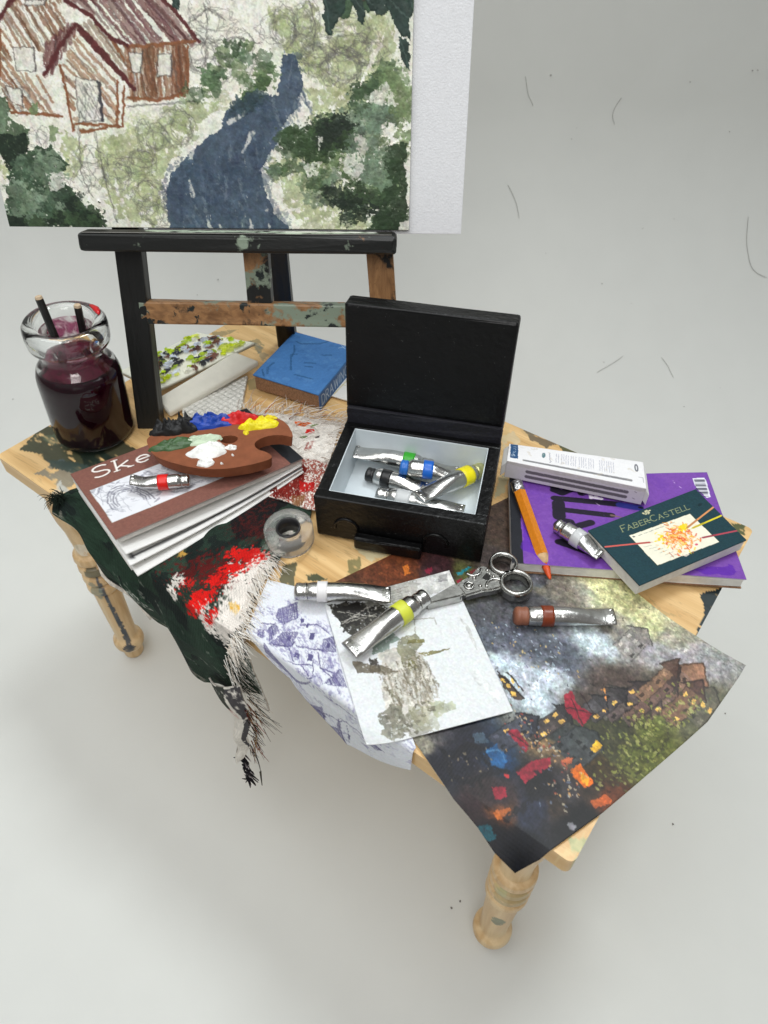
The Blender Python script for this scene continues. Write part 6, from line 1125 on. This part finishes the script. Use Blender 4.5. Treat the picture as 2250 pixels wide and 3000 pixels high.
# ================================================================ scissors
def make_scissors():
    tip, r1, r2 = [np.array(q) for q in ((0.8538,0.1915,0.6794), (0.9098,0.327,0.6794), (0.9449,0.3056,0.6794))]
    mid = (r1+r2)/2; L = np.linalg.norm(mid-tip); ex = (mid-tip)/L; ey = np.cross((0, 0, 1.0), ex); O = tip.copy()
    t = thing('scissors', 'tiny ornate silver scissors with closed blades and two finger rings', 'scissors', tuple(O+ex*L/2)); W3 = lambda x, y, z: O+ex*(x*L)+ey*(y*L)+np.array([0, 0, z])
    def ext(name, out, z0, z1, bev=.0022):
        bm = bmesh.new(); vs = [bm.verts.new(Vector(W3(x, y, z0))) for x, y in out]; f = bm.faces.new(vs); e = bmesh.ops.extrude_face_region(bm, geom=[f])
        for v in [v for v in e['geom'] if isinstance(v, bmesh.types.BMVert)]: v.co.z += z1-z0
        bmesh.ops.recalc_face_normals(bm, faces=bm.faces); bmesh.ops.bevel(bm, geom=bm.edges[:], offset=bev, segments=2, affect='EDGES'); return from_bm(name, bm, MAT['pewter'], t, False)
    ext('blade', [(0, -.045), (.02, .01), (.40, .095), (.43, -.07), (.38, -.085)], 0, .019)
    ext('shank', [(.41, .10), (.50, .12), (.62, .15), (.72, .21), (.80, .22), (.86, .10), (.90, .02), (.84, -.13), (.74, -.13), (.62, -.10), (.42, -.09)], 0, .016, .003)
    def ring(c, R, name, sx=1.0):
        cl = [((c-O)@ex)/L, ((c-O)@ey)/L]; V, F = [], []; n, prof = 44, [(-.17, .0), (-.2, .004), (-.2, .014), (-.10, .021), (.06, .021), (.14, .014), (.14, .004), (.10, 0)]
        for i in range(n):
            a = 2*math.pi*i/n
            for dr, z in prof: V.append(W3(cl[0]+(R+dr*R)*math.cos(a)*sx, cl[1]+(R+dr*R)*math.sin(a), z))
        m = len(prof)
        for i in range(n):
            for j in range(m): F.append((i*m+j, ((i+1) % n)*m+j, ((i+1) % n)*m+(j+1) % m, i*m+(j+1) % m))
        mesh(name, np.array(V), F, MAT['pewter'], t, True)
    k = 1/L
    ring(r1, .0205*k, 'finger_ring'); ring(r2, .0230*k, 'finger_ring')
    def torus(x, y, R, rr, z, name, a0=0, a1=6.283): pipe(name, [W3(x+R*math.cos(a), y+R*math.sin(a), z) for a in np.linspace(a0, a1, 15)], rr, MAT['pewter'], t, 6)
    torus(.52, .015, .045, .0022, .0165, 'pivot_rim'); lathe('pivot', [(0, .003), (.003, .003), (.0042, .0)], MAT['pewter'], W3(.52, .015, .0165), t, 14)
    torus(.78, -.10, .10, .0024, .0165, 'scroll', .3, 2.9); torus(.66, .20, .09, .0024, .0165, 'scroll', -2.9, -.3)
    for x, y in ((.62, .09), (.63, -.03), (.80, .08), (.82, .03), (.80, .13)): lathe('bead', [(0, .003), (.0022, .0022), (.0034, .0)], MAT['pewter'], W3(x, y, .0162), t, 12)
    dk = simple('dark_metal', (30, 29, 27), .6, .4, .2, 60, .2)
    V = [W3(x, y, .0166) for x, y in ((.70, .06), (.77, .10), (.80, .05), (.76, .01), (.72, .02))]; mesh('dark_patch', np.array(V), [(0, 1, 2, 3, 4)], dk, t)  # flat dark patch laid on top of the shank
make_scissors()

# ================================================================ purple pad, carton, pencil, dark green pad
UP3 = np.array([0, 0, 1.0])
def make_pad():
    q = [np.array(p) for p in [(0.8154,0.5067,0.6994),(1.0903,0.7281,0.6994),(1.2239,0.5235,0.6994),(0.9203,0.3349,0.6994)]]; TL, TR, BR, BL = q; t = thing('purple_pad', 'purple artist pad with black binding and a barcode, under the small carton', 'pad', tuple((TL+BR)/2-UP3*.026))
    c = Canvas(330, 232, (118, 72, 162), .05, 801); r = random.Random(4); c.speckle(.05, 2, .2)
    for k in range(40): c.blot(r.random(), r.random(), .09, .06, r.choice([(108, 62, 154), (130, 84, 172), (100, 56, 158)]), a=.35, dry=.4, rough=60)
    c.poly([(-.1, -.1), (.045, -.1), (.052, 1.1), (-.1, 1.1)], (34, 36, 42), 1, 2)
    c.poly([(0.055,0.394),(0.0537,0.8601),(0.1242,0.9408),(0.101,0.8185)], (88, 34, 170), .6, 12); c.poly([(0.7806,0.9447),(0.9528,0.8742),(0.9782,0.9602),(0.8155,0.9946)], (80, 26, 160), .6, 25, .2)
    bk = (30, 26, 38)
    # big lettering running up the page
    T_ = lambda pts, wd: c.line(pts, wd*1.55, bk, .97, 1, .06)
    T_([(0.2175,0.2759),(0.3967,0.314),(0.5265,0.3406)], 26); c.line([(0.5261,0.3453),(0.6164,0.3758)], 40, (44, 50, 130), .95, 1); c.line([(0.6168,0.3712),(0.6283,0.3754)], 14, bk, .9)
    T_([(0.2311,0.3367),(0.2292,0.4798)], 40); T_([(0.2394,0.4062),(0.367,0.4357),(0.4754,0.4594)], 24); c.line([(0.4754,0.4594),(0.5033,0.4701),(0.5305,0.4844)], 15, (120, 96, 90), .9, 0, 0, .8)
    T_([(0.2147,0.648),(0.2885,0.6633),(0.3718,0.6859)], 24); T_([(0.2148,0.6462),(0.2173,0.5713),(0.2405,0.5272),(0.2755,0.5395),(0.2879,0.5947),(0.2851,0.6609)], 26); T_([(0.2877,0.5994),(0.3707,0.5433)], 28)
    T_([(0.2164,0.757),(0.2888,0.8095),(0.3833,0.8735)], 27); T_([(0.2164,0.757),(0.3028,0.7133),(0.398,0.6661)], 24); T_([(0.3131,0.7177),(0.3172,0.8237)], 19)
    T_([(0.246,0.0849),(0.2241,0.124),(0.2194,0.177),(0.2565,0.2139),(0.2923,0.1778),(0.3012,0.1414),(0.3151,0.0995),(0.3446,0.0855),(0.3787,0.1115),(0.3805,0.1685),(0.3528,0.2163)], 28)
    wh = (236, 228, 240)
    for pts in ([(0.4426,0.279),(0.4,0.2645)], [(0.3931,0.2695),(0.3935,0.2295),(0.4163,0.2195),(0.4197,0.2644)], [(0.4469,0.2196),(0.419,0.1791)]): c.line(pts, 19, wh, .95)
    c.poly([(0.9169,0.0628),(0.9775,0.0591),(0.9816,0.0947),(0.9746,0.2554),(0.9532,0.2667),(0.9281,0.187),(0.9153,0.1284)], (226, 226, 234), 1, 3)
    a, b, e, g_ = [np.array(x) for x in [(0.9238,0.0811),(0.9719,0.0826),(0.9644,0.2498),(0.9151,0.25)]]
    for k in range(17):
        if k % 4 == 3: continue
        u = k/16; p0, p1 = a*(1-u)+g_*u, b*(1-u)+e*u; c.line([tuple(p0), tuple(p1)], 4 if k % 3 else 7, (40, 40, 56), .9)
    for pts in ([(0.8148,0.0916),(0.8202,0.1112)], [(0.8385,0.1501),(0.8447,0.1617)], [(0.4128,0.3251),(0.4282,0.3542)]): c.line(pts, 4, (226, 200, 236), .8, 3, .3)
    sheet('cover', c, wave(bil(q), .0012, .4, 3), MAT['print'], t, .0024, (226, 224, 228))
    ex, ey = (TR-TL)/np.linalg.norm(TR-TL), (TL-BL)/np.linalg.norm(TL-BL); d = UP3*.0028
    slab('page_block', [TL-d, TR-ex*.003-d, BR-ex*.002+ey*.001-d, BL+ey*.001-d], .018, MAT['pages'], t, bev=.002, wob=.0008, sub=3)
    slab('back_board', [TL-UP3*.0215, TR-UP3*.0215, BR-UP3*.0215, BL-UP3*.0215], .0025, MAT['kraft'], t, bev=.0006)
make_pad()
def make_carton():
    q = [np.array(p) for p in [(0.7915,0.5374,0.7414),(0.9993,0.6336,0.7414),(1.0299,0.5747,0.7414),(0.8109,0.496,0.7414)]]; TL, TR, BR, BL = q; h = .037
    t = thing('pencil_carton', 'long white paper carton with blue end and grey printed pencils', 'carton', tuple((TL+BR)/2-UP3*h))
    c = Canvas(300, 64, (228, 227, 228), .02, 851); r = random.Random(3)
    I = lambda pts, wd, col, a=.8, **k: c.line(pts, wd, col, a, **k)
    c.poly([(.012, .0), (.07, .0), (.078, .78), (.02, .80)], (46, 82, 122), 1, 2); c.text('S', (.03, .7), (0, -.22), (.02, 0), 3, (226, 230, 236), .9)
    for k in range(5): c.scribble(.046, .16+.12*k, .010, .012, 8, 2.5, (214, 222, 232), .9)
    I([(.12, .80), (.5, .80), (.90, .80)], 15, (120, 120, 122), .9, wob=1, dry=.1); I([(.12, .84), (.5, .84), (.90, .84)], 4, (70, 70, 74), .6)
    for x0, n in ((.36, 2), (.40, 4), (.47, 3), (.53, 4), (.60, 3), (.68, 3), (.73, 4)):
        for k in range(n):
            xx = x0+.016*k; pts = [(xx+r.uniform(-.002, .002), .18+.46*j/9) for j in range(10)]; I(pts, 3.4, (128, 128, 150), .7, wob=2.2, dry=.3)
    I([(.31, .2), (.312, .55)], 5, (110, 110, 130), .7, wob=3); c.blot(.265, .35, .014, .03, (70, 108, 116), a=.85, dry=.3); c.scribble(.315, .62, .008, .012, 8, 3, (70, 70, 86), .8)
    for k in range(30): c.blot(r.uniform(.1, .95), r.random(), r.uniform(.005, .02), r.uniform(.004, .012), (196, 186, 168), a=.4, dry=.4)
    c.text('0', (.935, .14), (.034, 0), (0, .26), 8, (60, 64, 76), .95); I([(.955, .62), (.985, .62), (.985, .8)], 3, (80, 80, 90), .7)
    sheet('top_print', c, bil(q), MAT['print'], t, .0012)
    dn = lambda p, k=h: p-UP3*k
    ex = (TR-TL)/np.linalg.norm(TR-TL); ey = (TL-BL)/np.linalg.norm(TL-BL); out = -ey*.001
    slab('carton_body', [TL-UP3*.0013, TR-UP3*.0013, BR-UP3*.0013, BL-UP3*.0013], h-.0013, MAT['paper'], t, bev=.0025, wob=.0008, sub=3)
    c = Canvas(300, 44, (218, 214, 218), .02, 852); c.poly([(.0, 0), (1, 0), (1, .22), (0, .2)], (206, 202, 196), .7, 6, .3)
    for y in (.42, .72): c.line([(.16, y), (.88, y)], 26, (100, 96, 100), .9, 1, .1)
    c.line([(.93, .3), (.945, .34)], 5, (120, 110, 120), .7); c.line([(.93, .7), (.945, .74)], 5, (120, 110, 120), .7)
    sheet('front_print', c, bil([BL+out, BR+out, dn(BR)+out, dn(BL)+out]), MAT['print'], t, .0008)
    for s, P0, P1 in ((-1, BL, TL), (1, BR, TR)):
        p = ex*s*.008; slab('end_flap', [P0-UP3*.004, P1-UP3*.004, P1+p-UP3*.014, P0+p-UP3*.014] if s > 0 else [P0+p-UP3*.014, P1+p-UP3*.014, P1-UP3*.004, P0-UP3*.004], .024, MAT['paper'], t, bev=.0012)
make_carton()
def make_pencil():
    a, b = np.array((0.8392,0.4862,0.7094)), np.array((0.9819,0.3482,0.6874)); L = np.linalg.norm(b-a); d = (b-a)/L; r = .0108
    t = thing('pencil', 'short orange pencil with a silver end lying on the purple pad', 'pencil', tuple((a+b)/2)); off = UP3*r*.3
    P = lambda s: a+d*L*s+off
    pm = simple('orange_pencil_paint', (206, 122, 18), .45, 0, .08, 160, .35, 190); wd = simple('pencil_wood', (206, 170, 124), .7, 0, .2, 90, .3); ld = simple('orange_lead', (206, 78, 28), .5, 0, .2, 90, .3)
    pipe('silver_end', [P(0), P(.004), P(.06), P(.115)], [r*.86, r*.97, r*.98, r*.97], simple('crumpled_foil', (206, 206, 206), .3, 1, .2, 130, .9, 130, bdist=.004), t, 10); pipe('barrel', [P(.113), P(.3), P(.5), P(.78)], [r, r, r, r], pm, t, 6, False)
    pipe('wood_cone', [P(.779), P(.80), P(.865)], [r*.97, r*.92, r*.62], wd, t, 10); pipe('lead', [P(.864), P(.93), P(.985), P(1)], [r*.64, r*.46, r*.24, r*.10], ld, t, 10)
make_pencil()
def make_teal():
    q = [np.array(p) for p in [(0.9913,0.445,0.7254),(1.0931,0.6417,0.7254),(1.1979,0.5764,0.7254),(1.1011,0.3891,0.7254)]]; TL, TR, BR, BL = q; t = thing('green_pad', 'small dark green pencil pad with an orange flower drawing on its cover', 'pad', tuple((TL+BR)/2-UP3*.024))
    c = Canvas(300, 190, (26, 58, 66), .06, 901); r = random.Random(14); c.speckle(.12, 2, .3)
    win = [(0.2361,0.3008),(0.7868,0.331),(0.799,0.8768),(0.2338,0.845)]; c.line(list(win)+[win[0]], 9, (70, 74, 40), .6); c.poly(win, (232, 228, 208), 1, 1, 0, .02)
    cx = np.array([(0.5409,0.6023)][0])
    for k in range(420):
        a, d = r.uniform(0, 6.28), min(abs(r.gauss(0, .085)), .19); x, y = cx[0]+math.cos(a)*d, cx[1]+math.sin(a)*d*1.45
        c.line([(x, y), (x+r.uniform(-.03, .03), y+r.uniform(-.05, .05))], r.uniform(5, 13), r.choice([(232, 128, 50), (236, 156, 70), (226, 96, 48), (240, 190, 120), (238, 206, 60), (214, 84, 50), (244, 216, 176)]), .75, 2, .2)
    for pts, n in (([(0.6498,0.4838)], 40), ([(0.4245,0.5271)], 16)):
        for k in range(n): x, y = pts[0]; c.blot(x+r.gauss(0, .018), y+r.gauss(0, .025), .010, .008, (240, 206, 30), a=.8, dry=.2)
    for pts in ([(0.4273,0.7538)], [(0.5001,0.8551)]):
        x, y = pts[0]; c.blot(x, y, .03, .026, (244, 226, 206), a=.85, dry=.3)
    c.blot(*[(0.6227,0.783)][0], .014, .012, (206, 60, 90), a=.8); c.line([(0.3915,0.7442),(0.3925,0.826)], 6, (176, 70, 40), .8, 2)
    for pts, col in (([(0.0117,0.324),(0.3256,0.5028)], (204, 92, 84)), ([(0.9964,0.3702),(0.6796,0.508)], (216, 146, 92)), ([(1.0118,0.533),(0.7132,0.5458)], (222, 202, 46)), ([(1.0117,0.8311),(0.7158,0.7315)], (176, 70, 84))):
        (x0, y0), (x1, y1) = pts; c.line(pts, 15, col, 1, .5); c.line([(x0*.35+x1*.65, y0*.35+y1*.65), (x1, y1)], 17, np.array(col)*.86, .9); c.line([(x1, y1), (x1*1.1-x0*.1, y1*1.1-y0*.1)], 7, np.array(col)*.8, .7, 0, 0, .8)
    p0, p1, p2 = [np.array(x) for x in [(0.217,0.2137),(0.7955,0.2592),(0.2331,0.114)]]; gold = (176, 178, 126); adv = (p1-p0); capv = p0-p2
    c.text('F', tuple(p2), adv/8.2, capv, 5, gold, .95, .2, True); c.text('ABER', tuple(p2+adv*.085+capv*.22), adv/9.6, capv*.78, 4.5, gold, .95, .26, True); c.text('-', tuple(p2+adv*.405+capv*.2), adv/8, capv*.8, 7, gold, .95)
    c.text('C', tuple(p2+adv*.445), adv/8.2, capv, 5, gold, .95, .2); c.text('ASTELL', tuple(p2+adv*.56+capv*.22), adv/9.9, capv*.78, 4.5, gold, .95, .26, True)
    for k in range(16): x, y = [(0.51,0.0667)][0]; c.blot(x+r.gauss(0, .022), y+r.gauss(0, .014), .008, .006, (206, 200, 160), a=.9, dry=.1)
    for k in range(7):
        a, b = np.array([(0.2971,0.3508)][0]), np.array([(0.6356,0.3633)][0]); c.line([tuple(a+(b-a)*k/7), tuple(a+(b-a)*(k+.75)/7)], 5, (110, 112, 108), .8, 2.5, .3)
    for k in range(6):
        a, b = np.array([(0.261,0.5346)][0])+np.array([.022, .055])*k, np.array([(0.3214,0.5542)][0])+np.array([.028, .05])*k; c.line([tuple(a), tuple(b)], 3.5, (140, 140, 128), .7, 2, .3)
    c.blot(*[(0.2615,0.342)][0], .010, .008, (90, 90, 90), a=.8, dry=.2); c.blot(*[(0.9194,0.2551)][0], .02, .012, (12, 34, 40), a=.7)
    sheet('cover', c, bil(q), MAT['print'], t, .0022, (60, 80, 84))
    ex, ey = (TR-TL)/np.linalg.norm(TR-TL), (TL-BL)/np.linalg.norm(TL-BL); d = UP3*.0024
    slab('page_block', [TL-d+ex*.001, TR-d-ex*.001, BR-d-ex*.001+ey*.001, BL-d+ex*.001+ey*.001], .0215, MAT['pages'], t, bev=.0012, wob=.0003, sub=2)
make_teal()
